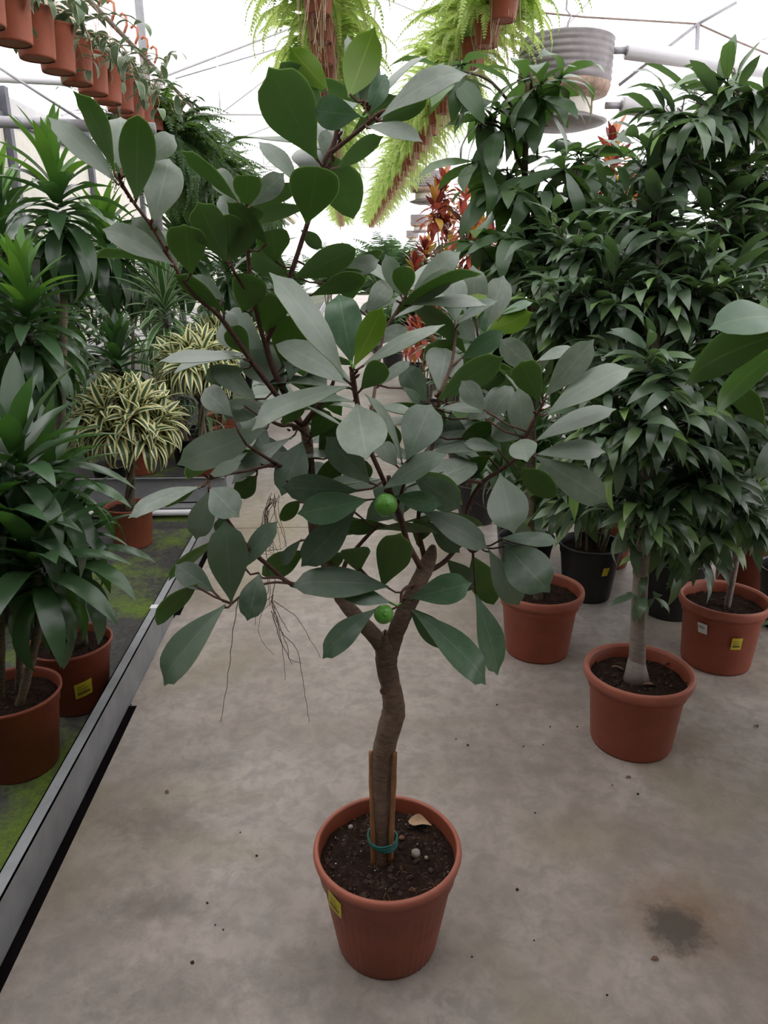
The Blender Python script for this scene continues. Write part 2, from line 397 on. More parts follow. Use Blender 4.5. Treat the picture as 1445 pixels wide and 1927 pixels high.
# steel kerb channels along the bed: face, top flange, back
def kerb(y0, y1, h=.14):
    mb = MB(); x = KX-.008
    mb.box(x-.004, x, y0, y1, -.06, h); mb.box(x-.038, x, y0, y1, h-.004, h); mb.box(x-.038, x-.034, y0, y1, h-.06, h)
    return mb
t = thing('kerb_channel', (KX, 2, 0), 'long galvanised steel kerb channel beside the concrete path', 'kerb')
def kpart(mb, name, m): 
    o = part(mb, name, m, t, False); o.location = -Vector(t.location); return o
kpart(kerb(-3, 2.86), 'channel', 'steel'); kpart(kerb(2.865, 4.30), 'channel', 'steel')
mb = MB(); mb.box(KX-.048, KX-.006, 2.85, 2.885, .139, .1425); kpart(mb, 'joint_plate', 'whitelabel')
# gutter slot: infill strip of concrete by the middle stretch, open elsewhere
mb = MB(); mb.box(KX-.012, KX+.012, 2.36, 3.05, -.1, -.004); struct('trim_1', mb, 'concrete')
mb = MB()
for a, b in ((-3, 2.34), (3.07, 4.2)): mb.box(KX-.008, KX+.02, a, b, -.10, .0015)
struct('trim_gutter', mb, 'pit')
t = thing('bed_end_panel', (-2, 4.72, 0), 'galvanised steel end panel across the second growing bed', 'kerb')
mb = MB(); mb.box(-3.9, KX-.02, 4.72, 4.735, -.05, .19); mb.box(-3.9, KX-.02, 4.70, 4.735, .185, .19); mb.box(-3.9, KX-.02, 4.62, 4.72, -.0, .012)
o = part(mb, 'panel', 'steel', t, False); o.location = -Vector(t.location)
mb = MB(); mb.box(KX-.02, KX-.012, 4.72, 30, -.05, .19); mb.box(KX-.06, KX-.012, 4.72, 30, .185, .19)
o = part(mb, 'side_panel', 'steel', t, False); o.location = -Vector(t.location)
mb = MB(); mb.tube([(-4.1, 4.42, .045), (-.84, 4.42, .045)], .019, 10)
o = link('water_pipe', mb.mesh('water_pipe', 'whitepipe')); tag(o, 'white water pipe lying across the gap between two beds', 'pipe')
# side wall of painted sheets on the left with dark columns; dark unseen wall behind the camera, added to keep light off; glass elsewhere
mb = MB(); mb.box(-4.12, -4.05, -3, 46, -.1, 3.45); wl = struct('wall_left', mb, 'wall')
for k in range(16):
    mb = MB(); y = 1.0+k*3.0; mb.box(-4.05, -3.95, y-.05, y+.05, 0, 3.5); part(mb, 'column', 'darksteel', wl, False)
    mb = MB(); mb.box(-4.05, -4.03, y+.06, y+2.94, .4, 3.1); part(mb, 'sheet_panel', 'cream', wl, False)
mb = MB(); mb.box(-4.05, -3.99, -3, 46, 3.15, 3.22); part(mb, 'sill_rail', 'darksteel', wl, False)
mb = MB(); mb.box(-4.2, 5.2, -3.1, -3.0, -.1, 3.7); mb.add([(-4.2,-3.05,3.7), (5.2,-3.05,3.7), (.5,-3.05,5.3)], [(0,1,2)]); struct('wall_back', mb, 'darkwall')
mb = MB(); mb.add([(5.1,-3,0), (5.1,46,0), (5.1,46,3.6), (5.1,-3,3.6)], [(0,1,2,3)]); wr = struct('wall_right', mb, 'glass')
mb = MB(); mb.box(5.05, 5.15, -3, 46, -.1, .5); part(mb, 'plinth', 'wall', wr, False)
for k in range(17):
    mb = MB(); y = -2+k*3.0; mb.box(5.04, 5.10, y-.03, y+.03, 0, 3.6); part(mb, 'mullion', 'whitepipe', wr, False)
mb = MB(); mb.add([(-4.1,46,0), (5.1,46,0), (5.1,46,3.6), (.5,46,5.2), (-4.1,46,3.6)], [(0,1,2,3,4)]); wf = struct('wall_front', mb, 'glass')
for k in range(7):
    mb = MB(); x = -4+k*1.5; mb.box(x-.03, x+.03, 45.9, 45.96, 0, 3.9); part(mb, 'mullion', 'whitepipe', wf, False)
mb = MB()
mb.add([(-4.1,-3,3.6), (.5,-3,5.2), (.5,46,5.2), (-4.1,46,3.6)], [(0,1,2,3)]); mb.add([(5.1,-3,3.6), (.5,-3,5.2), (.5,46,5.2), (5.1,46,3.6)], [(0,3,2,1)])
ceil = struct('ceiling', mb, 'glass')
mb = MB(); mb.box(-4.2, 5.2, -3.1, -.3, 3.3, 3.4); struct('ceiling_added_shade', mb, 'darkwall')   # unseen dark board added behind the camera to block sky light
for x, z in ((-4.1, 3.6), (.5, 5.2), (2.8, 4.4), (5.1, 3.6)):
    mb = MB(); mb.box(x-.015, x+.015, -3, 46, z-.05, z-.01); part(mb, 'purlin', 'whitepipe', ceil, False)
for k in range(7):                                      # trusses: tie rod, rafters, struts
    y = 6.2+6.0*k
    mb = MB()
    mb.tube([(-4.1, y, 3.62), (5.1, y, 3.62)], .022, 6); mb.tube([(-4.1, y, 3.58), (.5, y, 5.15), (5.1, y, 3.58)], .028, 6)
    for x in (-1.8, 2.8): mb.tube([(x, y, 3.62), (x, y, 4.4)], .016, 6); mb.tube([(x, y, 3.62), (.5, y, 5.15)], .014, 6)
    part(mb, 'truss', 'whitepipe', ceil)

# ------------------------------------------------------------------ pots
def pot_mesh(mb, D, H, style='plain', taper=.74, n=40):
    r = D/2; rb = r*taper
    ribs = (lambda q, z: 1+.004*math.cos(q*48)) if style == 'ribbed' else None
    if style == 'rolled':
        prof = [(rb*.9, 0), (rb*.97, 0), (rb, .012), (rb+(r*.88-rb)*.80, H*.72), (r*.90, H*.755), (r*.915, H*.80), (r*.92, H*.86), (r*.98, H*.875), (r, H*.92), (r, H*.97), (r*.985, H), (r*.94, H), (r*.90, H*.97), (r*.87, H*.8)]
    elif style == 'ribbed':
        prof = [(rb*.9, 0), (rb*.97, 0), (rb, .012), (rb+(r*.90-rb)*.55, H*.45), (r*.885, H*.755), (r*.925, H*.77), (r*.948, H*.90), (r*.955, H*.915), (r*.99, H*.93), (r, H*.955), (r*.995, H*.98), (r*.975, H), (r*.935, H), (r*.925, H*.985), (r*.90, H*.8)]
    else:
        prof = [(rb*.9, 0), (rb*.97, 0), (rb, .008), (r*.90, H*.80), (r*.925, H*.81), (r*.95, H*.955), (r, H*.965), (r, H), (r*.955, H), (r*.94, H*.97), (r*.89, H*.8)]
    if ribs: n = 192
    mb.lathe(prof, n, 0, wob=(lambda q, z: ribs(q, z) if z < H*.77 else 1) if ribs else None)
    mb.disc(rb*.9, .003, n)
    if style != 'plain':
        for i_, f in enumerate(mb.f):
            if min(mb.v[a][2] for a in f) >= H*.855: mb.m[i_] = 1
    return mb
def soil_part(parent, D, H, z, seed=0, n=14, amp=.008, name='soil'):
    mb = MB(); r = D/2*.915; vs_, fs = [], []
    for i in range(n+1):
        for k in range(36):
            rr = r*i/n; q = 2*math.pi*k/36; x, y = rr*math.cos(q), rr*math.sin(q)
            zz = z + amp*noise.noise(Vector((x*28+seed, y*28, seed))) + amp*.7*noise.noise(Vector((x*80, y*80+seed, 2)))
            if i == n: zz -= .004
            vs_.append((x, y, zz))
    for i in range(n):
        for k in range(36):
            k2 = (k+1) % 36; fs.append((i*36+k, (i+1)*36+k, (i+1)*36+k2, i*36+k2))
    mb.add(vs_, fs); return part(mb, name, 'soil', parent)
def label_part(pot_obj, D, H, taper, az, z0, z1, width, white=False, wob=0):
    """Printed sticker lying on the pot wall."""
    mb = MB(); r0 = D/2
    def rr(z): return (r0*taper + (r0*.90-r0*taper)*z/(H*.8))*1.012 + .001 if z < H*.70 else r0*.958
    k = 6; vs_, fs, = [], []
    for i in range(k+1):
        q = az + (i/k-.5)*width/r0
        for j, z in enumerate((z0, z1)):
            zz = z + wob*(i/k-.5); vs_.append((rr(zz)*math.cos(q), rr(zz)*math.sin(q), zz))
    for i in range(k): fs.append((i*2, i*2+2, i*2+3, i*2+1))
    mb.add(vs_, fs, 0)
    for ln in range(4):                                   # rows of small print
        z = z0+(z1-z0)*(.2+.17*ln); hgt = (z1-z0)*(.05 if ln else .14); a0, a1 = .14, (.86, .7, .8, .62)[ln]
        vs_, fs = [], []
        for i in range(5):
            u = a0+(a1-a0)*i/4; q = az+(u-.5)*width/r0
            for zz in (z, z+hgt): zz += wob*(u-.5); vs_.append(((rr(zz)+.0008)*math.cos(q), (rr(zz)+.0008)*math.sin(q), zz))
        for i in range(4): fs.append((i*2, i*2+2, i*2+3, i*2+1))
        mb.add(vs_, fs, 1)
    return part(mb, 'label_sticker', ['whitelabel' if white else 'label', 'print'], pot_obj, label='white printed sticker' if white else 'yellow printed sticker')
def crumbs(parent, D, z, n, seed, m='crumb', name='soil_crumbs', s0=.003, s1=.009):
    rr = random.Random(seed); mb = MB()
    for _ in range(n):
        r = D/2*.88*math.sqrt(rr.random()); q = rr.random()*6.28; s = s0+(s1-s0)*rr.random()**2
        c = Vector((r*math.cos(q), r*math.sin(q), z+s*.3))
        v = [c+Vector((rr.uniform(.6, 1.2)*s*a, rr.uniform(.6, 1.2)*s*b, rr.uniform(.5, 1)*s*d)) for a, b, d in ((1,0,0), (-1,0,0), (0,1,0), (0,-1,0), (0,0,1), (0,0,-1))]
        mb.add(v, [(0,2,4), (2,1,4), (1,3,4), (3,0,4), (2,0,5), (1,2,5), (3,1,5), (0,3,5)])
    return part(mb, name, m, parent, False, kind='stuff')
def make_pot(parent, D, H, style, m, taper=.74, soilz=.86, seed=0, ncr=120):
    mb = MB(); p = part(pot_mesh(mb, D, H, style, taper), 'pot', [m, 'terracotta_light'], parent)
    soil_part(parent, D, H, H*soilz, seed)
    if ncr: crumbs(parent, D, H*soilz, ncr, seed)
    return p
#==OBJECTS==
# ------------------------------------------------------------------ the fig tree in the middle of the path
YT = 1.335
root = thing('potted_fig_tree', (.073, YT, 0), 'tall forked fig tree with grey-green leaves in a ribbed terracotta pot on bare path', 'tree')
RL = Vector(root.location)
pot = make_pot(root, .333, .27, 'ribbed', 'terracotta', .70, .87, 3, 260)
label_part(pot, .333, .27, .70, rad(222), .196, .236, .042, wob=-.012)
crumbs(root, .333, .236, 40, 11, 'perlite', 'perlite', .0008, .0028)
rr = random.Random(5)
mb = MB()                                                # fibres in the soil
for _ in range(90):
    r = .14*math.sqrt(rr.random()); q = rr.random()*6.28; c = Vector((r*math.cos(q), r*math.sin(q), .237)); a = rr.random()*6.28; l = rr.uniform(.006, .018)
    d = Vector((math.cos(a)*l, math.sin(a)*l, rr.uniform(-.002, .004))); mb.tube([c, c+d*.5+Vector((0, 0, .003)), c+d], .0004, 3, 0, False)
part(mb, 'soil_fibres', 'bamboo', root, kind='stuff')
def pebble(parent, c, r, m, seed, name='pebble', n=10):
    mb = MB(); prof = []
    vs_, fs = [], []
    for i in range(7):
        th = math.pi*i/6
        for k in range(n):
            q = 2*math.pi*k/n; v = Vector((math.sin(th)*math.cos(q), math.sin(th)*math.sin(q), math.cos(th)*.85))
            vs_.append(Vector(c)+v*r*(1+.22*noise.noise(v*1.6+Vector((seed, 0, 0)))))
    for i in range(6):
        for k in range(n): fs.append((i*n+k, (i+1)*n+k, (i+1)*n+(k+1) % n, i*n+(k+1) % n))
    mb.add(vs_, fs); return part(mb, name, m, parent)
def on_soil(x, y, z=.241): return atz(x, y, z)-RL
pebble(root, on_soil(782, 1606), .011, 'stone', 1); pebble(root, on_soil(793, 1553), .012, 'darkstone', 2)
pebble(root, on_soil(802, 1614), .0045, 'stone', 3); pebble(root, on_soil(756, 1577), .007, 'brownleaf', 4); pebble(root, on_soil(660, 1556), .006, 'stone', 5)
me = blade(.42, obovate, .12, .3, .35, .3, 10, 2, .3, 9, name='fallen_leaf', mats='dryleaf')
o = put_leaf(me, root, atz(812, 1553, .25), Vector((-.9, .35, .04)), Vector((0, -.3, 1)), .062, name='fallen_leaf'); o['label'] = 'dry tan fallen leaf'

def bp(x, y, dz): return aty(x, y, YT+dz)
# limbs and branches: pixel x, y and depth in metres behind (+) or before (-) the trunk; radii in metres
BR = [
 ('trunk', [(719,1640,0),(719,1560,0),(718,1480,0),(720,1425,0),(731,1375,-.005),(741,1335,0),(735,1290,0),(727,1250,0),(729,1215,0),(731,1192,0)], [.0265,.026,.025,.0238,.0248,.0248,.0215,.022,.025,.015]),
 ('limb', [(729,1232,0),(704,1196,0),(672,1162,.01),(643,1125,.03),(617,1065,.06),(592,1000,.08),(584,900,.1),(578,830,.1),(571,800,.1)], [.018,.017,.0155,.0155,.0145,.0125,.0115,.011,.0105]),
 ('limb', [(731,1230,0),(745,1190,-.005),(762,1150,-.01),(782,1108,0),(801,1068,.02),(811,1042,.03),(815,1026,.04)], [.020,.0185,.018,.0175,.0175,.013,.005]),
 ('branch', [(571,806,.1),(545,775,.08),(480,690,.04),(417,600,0),(363,553,-.02),(322,490,-.03),(288,430,-.04),(252,382,-.05),(224,336,-.05)], [.0095,.009,.008,.007,.0055,.005,.0045,.0045,.004]),
 ('branch', [(571,806,.1),(530,730,.1),(502,657,.08),(516,609,.07),(545,523,.06),(569,450,.05),(580,415,.04),(597,350,.04),(611,304,.03),(621,287,.03)], [.0085,.008,.0075,.007,.0065,.006,.006,.0055,.007,.007]),
 ('branch', [(621,287,.03),(631,262,.03),(635,235,.03)], [.006,.006,.005]),
 ('branch', [(619,290,.03),(655,262,.0),(694,230,-.03),(712,215,-.04),(726,208,-.05)], [.0065,.005,.005,.006,.004]),
 ('branch', [(694,228,-.03),(690,205,-.02),(687,190,-.01)], [.004,.004,.003]),
 ('branch', [(502,660,.08),(476,560,.02),(464,446,-.02),(456,388,-.03)], [.006,.0055,.005,.004]),
 ('branch', [(476,565,.02),(445,520,-.03),(432,492,-.05)], [.0045,.004,.004]),
 ('branch', [(571,800,.1),(590,775,.06),(620,735,.02),(628,716,0)], [.0085,.0075,.006,.004]),
 ('branch', [(572,812,.1),(550,800,.06),(528,800,.02),(505,790,0)], [.007,.006,.005,.004]),
 ('branch', [(755,985,-.02),(722,905,-.08),(690,830,-.12),(672,757,-.14),(664,712,-.15),(661,690,-.15)], [.006,.006,.0055,.0062,.0065,.004]),
 ('branch', [(791,1066,.0),(767,1022,-.03),(756,980,-.05),(747,955,-.07),(735,925,-.08),(731,895,-.08)], [.009,.008,.0075,.0065,.006,.005]),
 ('branch', [(800,1056,.03),(790,1010,.04),(788,964,.05),(800,900,.08),(815,830,.1),(825,760,.1),(828,735,.1)], [.008,.0065,.006,.006,.005,.005,.004]),
 ('branch', [(745,960,-.06),(762,905,-.08),(768,880,-.08)], [.005,.0045,.004]),
 ('branch', [(806,1075,.02),(835,1058,.04),(868,1025,.06),(889,1038,.05),(903,1030,.04)], [.008,.007,.006,.005,.004]),
 ('branch', [(868,1025,.06),(880,955,.08),(907,909,.08),(945,882,.07),(975,857,.05),(990,820,.04),(1010,780,.03),(1022,757,.03)], [.006,.0065,.0065,.006,.006,.006,.005,.004]),
 ('branch', [(907,909,.08),(880,905,.05),(845,910,.02),(820,905,0)], [.005,.0045,.004,.003]),
 ('branch', [(690,830,-.1),(712,690,.05),(722,625,.12),(744,590,.15),(762,560,.17),(768,540,.17)], [.0045,.004,.004,.0045,.005,.003]),
 ('branch', [(828,740,.1),(848,690,.15),(855,650,.2),(857,615,.22)], [.0045,.004,.004,.004]),
 ('branch', [(848,690,.15),(880,665,.22),(900,640,.25)], [.004,.004,.003]),
 ('branch', [(783,1100,0),(768,1104,-.03),(756,1115,-.05),(755,1135,-.07)], [.006,.005,.004,.004]),
 ('branch', [(640,1098,.04),(650,1060,0),(668,1035,-.02),(690,1010,-.04),(715,985,-.05)], [.0075,.0065,.0055,.005,.004]),
 ('branch', [(652,1056,0),(672,1066,-.03),(690,1084,-.05),(700,1092,-.06)], [.005,.0045,.004,.004]),
 ('branch', [(640,1122,.03),(590,1105,-.04),(546,1098,-.1),(510,1068,-.12),(481,1044,-.14),(453,1015,-.15),(440,996,-.16),(427,976,-.17)], [.0075,.0065,.006,.0055,.0055,.0055,.0045,.0035]),
 ('branch', [(546,1098,-.1),(520,1086,-.13),(495,1088,-.15),(487,1078,-.15)], [.0035,.003,.0026,.002]),
 ('branch', [(546,1098,-.1),(515,1096,-.14),(480,1104,-.17),(455,1120,-.19),(436,1136,-.2)], [.0035,.003,.003,.003,.003]),
 ('branch', [(582,880,.09),(550,885,.05),(519,872,.0),(480,848,-.05),(463,836,-.06)], [.006,.005,.0045,.004,.003]),
 ('branch', [(519,872,.0),(470,885,-.05),(425,893,-.1),(392,902,-.13)], [.0045,.004,.0035,.003]),
 ('branch', [(584,900,.1),(555,920,.03),(540,905,-.02)], [.005,.004,.003]),
]
bpts = []
for nm, pts, rs in BR:
    path = smooth_path([bp(*p) for p in pts], 5); rl = [r*(1 if nm == 'trunk' else .95 if nm == 'limb' else .62 if pts[-1][0] < 230 else .72) for r in lerpl(rs, len(path))]
    rl = [r*(1+.10*noise.noise(Vector((i*.9, len(pts), r*400)))) for i, r in enumerate(rl)]
    mb = MB(); mb.tube([p-RL for p in path], rl, 12 if nm != 'branch' else 8)
    part(mb, nm, 'bark' if nm != 'branch' else 'twig', root)
    pp = smooth_path([Vector((p[0], p[1], p[2]*1000)) for p in pts], 12)
    if nm != 'trunk': bpts += [(p.x, p.y, p.z/1000) for p in pp]
# scars and stubs on the trunk
for (x, y, r) in ((716,1420,.009), (742,1352,.008), (722,1300,.006), (763,1170,.006)):
    p = bp(x, y, 0)-RL; v = (CAM-bp(x, y, 0)).normalized(); p += v*.0185; mb = MB(); mb.tube([p-v*.006, p, p+v*.0015], [r*1.4, r*1.15, r*.55], 10); part(mb, 'bud_scar', 'twig', root)
mb = MB(); p = bp(724,1195,-.01)-RL; mb.tube([p, p+Vector((.001,0,.012))], .0018, 6); part(mb, 'twig_stub', 'twig', root)
# reddish bud scales at the shoot ends
def buds(x, y, dz, n, ln, sd, ux=0, uy=-1):
    q = random.Random(sd)
    for i in range(n):
        t = i/max(1, n-1); px, py = x-ux*ln*t, y-uy*ln*t
        a = q.random()*6.28; d = Vector((math.cos(a)*.7, -.6*abs(math.sin(a))-.2, q.uniform(.3, 1)))
        p = bp(px, py, dz-.004)-RL; mb = MB(); l = q.uniform(.008, .016); s = d.normalized().cross(Vector((0, 1, .2))).normalized()*.0035
        d = d.normalized()*l; mb.add([p-s*.6, p+s*.6, p+d*.6+s*.7, p+d, p+d*.6-s*.7], [(0,1,2,3,4)]); part(mb, 'bud_scale', 'bud', root)
for i, b in enumerate([(224,336,-.05,7,45,-.5,-1), (283,424,-.04,4,14,-.5,-1), (310,470,-.03,5,18,-.5,-1), (640,240,.03,6,40,.1,-1), (690,200,-.02,3,12,0,-1), (664,700,-.155,9,55,-.1,-1), (762,565,.165,7,28,.6,-1), (465,450,-.02,4,15,0,-1),
                       (1018,765,.03,5,20,.6,-1), (980,850,.05,4,10,.5,-1), (570,805,.09,6,30,.8,-.2), (500,880,0,6,20,-.7,0), (392,900,-.13,4,10,-1,0), (770,880,-.085,4,14,0,-1), (891,880,.07,5,20,.3,-1), (755,1130,-.06,5,12,.4,-1), (826,745,.09,4,12,.3,-1), (630,300,.02,4,16,.5,-1), (530,795,.02,5,25,-1,0), (586,820,.09,5,20,.2,-1)]):
    buds(*b[:5], i, *b[5:])
# stakes and tie
for pts in ([(698,1414,-.0),(700,1520,-.015),(703,1630,-.02)], [(743,1416,-.02),(739,1520,-.025),(734,1622,-.025)]):
    P = smooth_path([bp(*p)-RL for p in pts], 5); mb = MB(); mb.tube(P, [.0052+(.0012 if i in (3, 7) else 0) for i in range(len(P))], 8); part(mb, 'bamboo_stake', 'bamboo', root)
cc = bp(720, 1577, 0)-RL
for k in range(4):
    mb = MB(); pts = []
    for i in range(25):
        q = 2*math.pi*i/24; pts.append(cc+Vector((math.cos(q)*.0325, math.sin(q)*.036, -.006+k*.0042+.003*math.sin(q*2+k)-.10*math.cos(q)*.03)))
    mb.tube(pts, .0022, 6, 0, False); part(mb, 'tie_band', 'tie', root)
# figs
def fig(x, y, dz, r, sd, stem):
    c = bp(x, y, dz)-RL; mb = MB(); ax = Vector((.15, -.85, .35)).normalized(); f = frame(Vector((1, 0, 0)), ax)
    vs_, fs = [], []; n = 18
    for i in range(11):
        th = math.pi*i/10
        for k in range(n):
            q = 2*math.pi*k/n; v = Vector((math.sin(th)*math.cos(q), math.sin(th)*math.sin(q), math.cos(th)*.93)); s = 1+.05*noise.noise(v*2+Vector((sd, 0, 0)))
            if th < .35: s -= .06*math.cos(th*4.4)
            vs_.append(c+f @ (v*r*s))
    for i in range(10):
        for k in range(n): fs.append((i*n+k, (i+1)*n+k, (i+1)*n+(k+1) % n, i*n+(k+1) % n))
    mb.add(vs_, fs); fg = part(mb, 'fig', 'fig', root, label='round unripe green fig')
    mb = MB(); mb.tube([c+ax*r*.84, c+ax*r*.93, c+ax*r*.97], [.0045, .0036, .001], 8); part(mb, 'navel', 'fig', fg)
    mb = MB(); mb.tube([c-ax*r*.8, bp(*stem)-RL], .0022, 6); part(mb, 'stalk', 'twig', fg)
fig(726, 950, -.105, .0205, 1, (742,955,-.07)); fig(722, 1156, -.09, .0185, 2, (752,1140,-.06))

# leaves: base x y, tip x y and seen width, read off enlarged parts of the photograph; face shown u dusty, k dusky, g glossy, y young, d underside
KR = {'1': (0,0,2.89), '2': (400,0,2.89), '4': (0,450,2.89), '5': (450,450,2.89), '6': (900,450,2.651), 'a': (0,900,2.89), 'b': (280,850,2.779), 'c': (560,900,3.284), 'e': (900,900,2.651)}
LV = '''
1 640 1000 262 635 110 u; 1 628 950 420 490 95 d; 1 660 935 655 625 150 u .02; 1 740 1100 752 622 168 d -.03; 1 770 890 955 730 110 u .03; 1 830 1215 925 850 185 u
1 940 1440 555 1235 115 u -.02; 1 955 1440 710 1175 120 u .02; 1 1040 1500 1000 1198 178 d -.03; 1 965 1440 860 1250 100 u .03; 1 1240 1440 1070 1088 160 d -.03
1 1310 1110 985 813 75 d; 1 1310 1110 1155 918 105 u .02; 1 1345 1125 1345 928 128 d -.02; 2 195 1130 390 940 105 u .01; 1 1320 1210 1190 1065 95 u .02
2 310 1340 78 1093 90 d -.05; 2 95 1420 205 1225 95 d; 2 100 1400 85 1150 140 d .02; 2 90 1430 -5 1140 95 d
2 575 880 300 355 255 d -.02; 2 620 690 380 350 160 d .03; 2 628 495 418 257 125 y .03; 2 740 530 882 148 178 y -.02; 2 790 560 738 183 90 u .05; 2 815 580 872 305 112 u .04
2 800 630 548 600 155 g -.06; 2 850 620 942 400 95 g; 2 900 650 1385 378 112 u -.02; 2 890 560 1172 283 42 u .05; 2 905 665 1160 543 92 d .01; 2 840 690 1145 765 75 u -.04; 2 670 920 925 735 85 d .04; 2 605 870 620 700 70 u .05
2 510 1215 578 882 222 d -.05; 2 470 1010 248 768 80 u .05; 2 195 1130 470 1010 82 d .02; 2 215 1210 245 1128 75 d; 2 345 1430 320 1238 155 d -.02; 2 480 1250 595 1350 70 d .04; 2 760 720 1010 515 80 d .03
5 290 215 637 52 135 d -.03; 5 480 250 782 62 65 d .04; 5 520 190 765 112 90 u .03; 5 380 310 692 205 95 d -.02; 5 600 350 590 140 170 d .03; 5 578 772 163 178 128 u -.02; 5 270 190 60 60 140 d .02
5 20 400 80 173 160 d; 5 190 270 12 235 45 u -.04; 5 150 520 170 285 175 d .01; 5 240 700 290 398 165 d .03; 5 275 765 330 488 165 k -.02; 5 265 830 42 580 195 u -.02; 4 1440 600 1195 430 200 k .0
5 600 800 52 1015 100 u -.03; 5 612 680 540 287 172 g .01; 5 620 700 782 367 120 y -.01; 5 660 820 798 668 112 d -.02; 5 660 695 1122 463 75 u; 5 700 600 922 470 65 u .04; 5 640 895 692 1190 232 u -.05; 5 480 850 375 705 140 u .06; 5 520 765 450 632 115 d .05
5 680 400 828 227 105 u .02; 5 870 330 640 400 55 u; 5 885 320 795 80 92 u .01; 5 900 310 892 134 108 d -.02; 5 925 320 1203 58 110 u .02; 5 920 350 1177 170 100 u; 5 920 360 1352 352 58 u -.03; 5 1175 460 1162 180 132 u .03
5 1180 465 1405 325 50 k -.03; 5 1290 490 1270 138 132 u .05; 5 1290 430 1302 252 95 y .0; 5 1340 520 1300 388 65 g .0; 5 1340 500 1440 195 135 u .06; 6 35 465 272 365 105 y -.02; 6 110 380 272 310 40 g
5 1290 560 1188 445 110 u -.01; 5 1210 650 1443 500 95 g -.03; 5 1080 830 1130 588 190 u .02; 5 1020 890 888 685 122 k -.02; 5 1080 870 1440 635 132 d -.03; 5 910 1200 1045 898 205 k -.03; 5 1080 920 1385 942 55 u -.02; 5 1340 940 1208 768 105 u; 5 1330 990 1442 798 105 u .02; 5 1310 820 1447 718 75 d
5 780 1360 1122 1160 105 k -.04; 5 1000 1180 1422 1138 62 u -.02; 5 1000 1160 1302 988 100 u .03; 5 1200 1090 1372 1005 75 d; 5 860 1240 768 1105 95 u .03; 5 718 1335 476 1076 145 k -.04; 5 560 1380 700 1200 120 d .05; 5 890 1230 695 833 45 u -.01; 5 230 1010 342 868 95 d -.03; 5 380 1092 497 930 108 d -.02
5 345 1100 230 1395 155 k -.06; 5 290 1075 -45 1330 95 u -.06; b 1150 250 775 325 150 g -.04; b 1105 205 690 185 135 k .0; c 595 112 892 165 112 g -.02; c 690 -40 1012 190 165 k .02; 5 400 1320 592 1198 95 d .05; 5 430 1160 562 978 135 d .04
5 520 890 330 905 60 d .03; 5 700 905 1000 960 45 u .04; 5 800 1000 700 940 60 d .05; 5 940 1260 1210 1440 150 d .05; 5 1150 930 1180 1120 110 u .05; 5 760 800 930 660 60 u .06; 5 880 800 990 900 50 k .05; 5 540 1180 450 1090 80 d .05
4 1445 1035 958 1228 165 u -.05; 4 1440 930 1190 930 110 u .0; 4 1265 965 1103 808 120 u -.01; 4 1345 700 1108 762 105 u .02; 4 1340 650 863 657 55 u -.02; 4 1400 882 1138 683 95 u -.03; 4 1120 1300 1312 1213 65 u; 4 1400 1282 1285 1402 105 d .02; 4 1345 905 1252 905 40 u -.03
a 1092 45 688 208 82 u -.03; a 1140 60 1062 337 125 u -.02; a 1140 50 1295 207 155 k -.03; a 1080 40 885 152 60 d .02
b 432 795 400 362 178 k -.03; b 345 735 135 588 115 k .02; b 255 690 42 882 85 d .03; b 400 800 52 1222 145 k -.04; b 578 640 515 885 125 k -.02; b 490 620 672 362 95 k .01; b 358 455 100 672 55 d .03; b 395 330 365 430 65 k .03
b 822 515 598 640 115 d .03; b 800 455 690 595 55 k .01; b 1082 300 795 602 155 k -.03; b 790 255 690 358 70 d .02; b 1255 705 738 690 140 k -.05; b 1272 790 990 728 85 g -.02; b 1190 820 898 1080 112 g -.03
c 690 742 1075 648 165 g -.03; c 690 800 1192 1272 175 g -.02; c 680 790 932 1045 135 g .01; c 1095 700 1242 1222 155 g -.03; c 520 680 642 325 190 d .0; c 380 590 350 418 155 d .02; c 230 572 218 448 110 d .03; c 560 290 285 315 85 d .03; c 735 410 780 255 110 d .03
c 765 195 1182 435 145 u -.05; c 800 260 1002 462 115 k .0; c 1250 -30 1335 330 215 u -.03; c 1180 440 1372 798 145 u -.04; c 1080 480 1202 760 160 d .02; e 130 330 352 565 190 k -.03; e 110 300 402 312 62 k -.04; c 920 500 1102 690 120 k .03; c 1290 240 1440 380 90 u .03
6 330 790 578 498 122 u .0; 6 335 880 768 626 112 u -.03; 6 280 1010 688 838 85 u -.02; 6 310 820 208 598 125 d -.03; 6 225 1010 200 740 118 u; 6 300 670 105 498 112 u .03; 6 290 610 487 538 52 u .03; 6 285 1075 638 1055 88 u -.03; 6 280 1080 652 1315 145 u -.04; 6 210 1000 243 1108 120 u -.04
6 215 1000 60 940 92 u .02; 6 110 1050 -70 1015 58 u; 6 10 740 197 668 68 d; 6 200 1140 378 1275 110 d -.02; 6 30 910 177 728 95 u .03; 6 -60 900 60 820 80 u .03; 6 30 1200 -120 1090 90 k .02; 6 60 1080 -90 1180 80 d .03; 6 -100 820 -10 700 90 u .05
1 1233 1708 945 1485 85 d -.03; 1 1222 1640 1046 1491 70 u .02; 5 60 640 -60 470 110 d .03; 5 200 700 60 560 100 k .02; 5 -20 560 -70 380 80 u .03
'''
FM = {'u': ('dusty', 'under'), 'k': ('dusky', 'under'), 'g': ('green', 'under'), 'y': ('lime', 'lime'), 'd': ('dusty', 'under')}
nleaf = 0
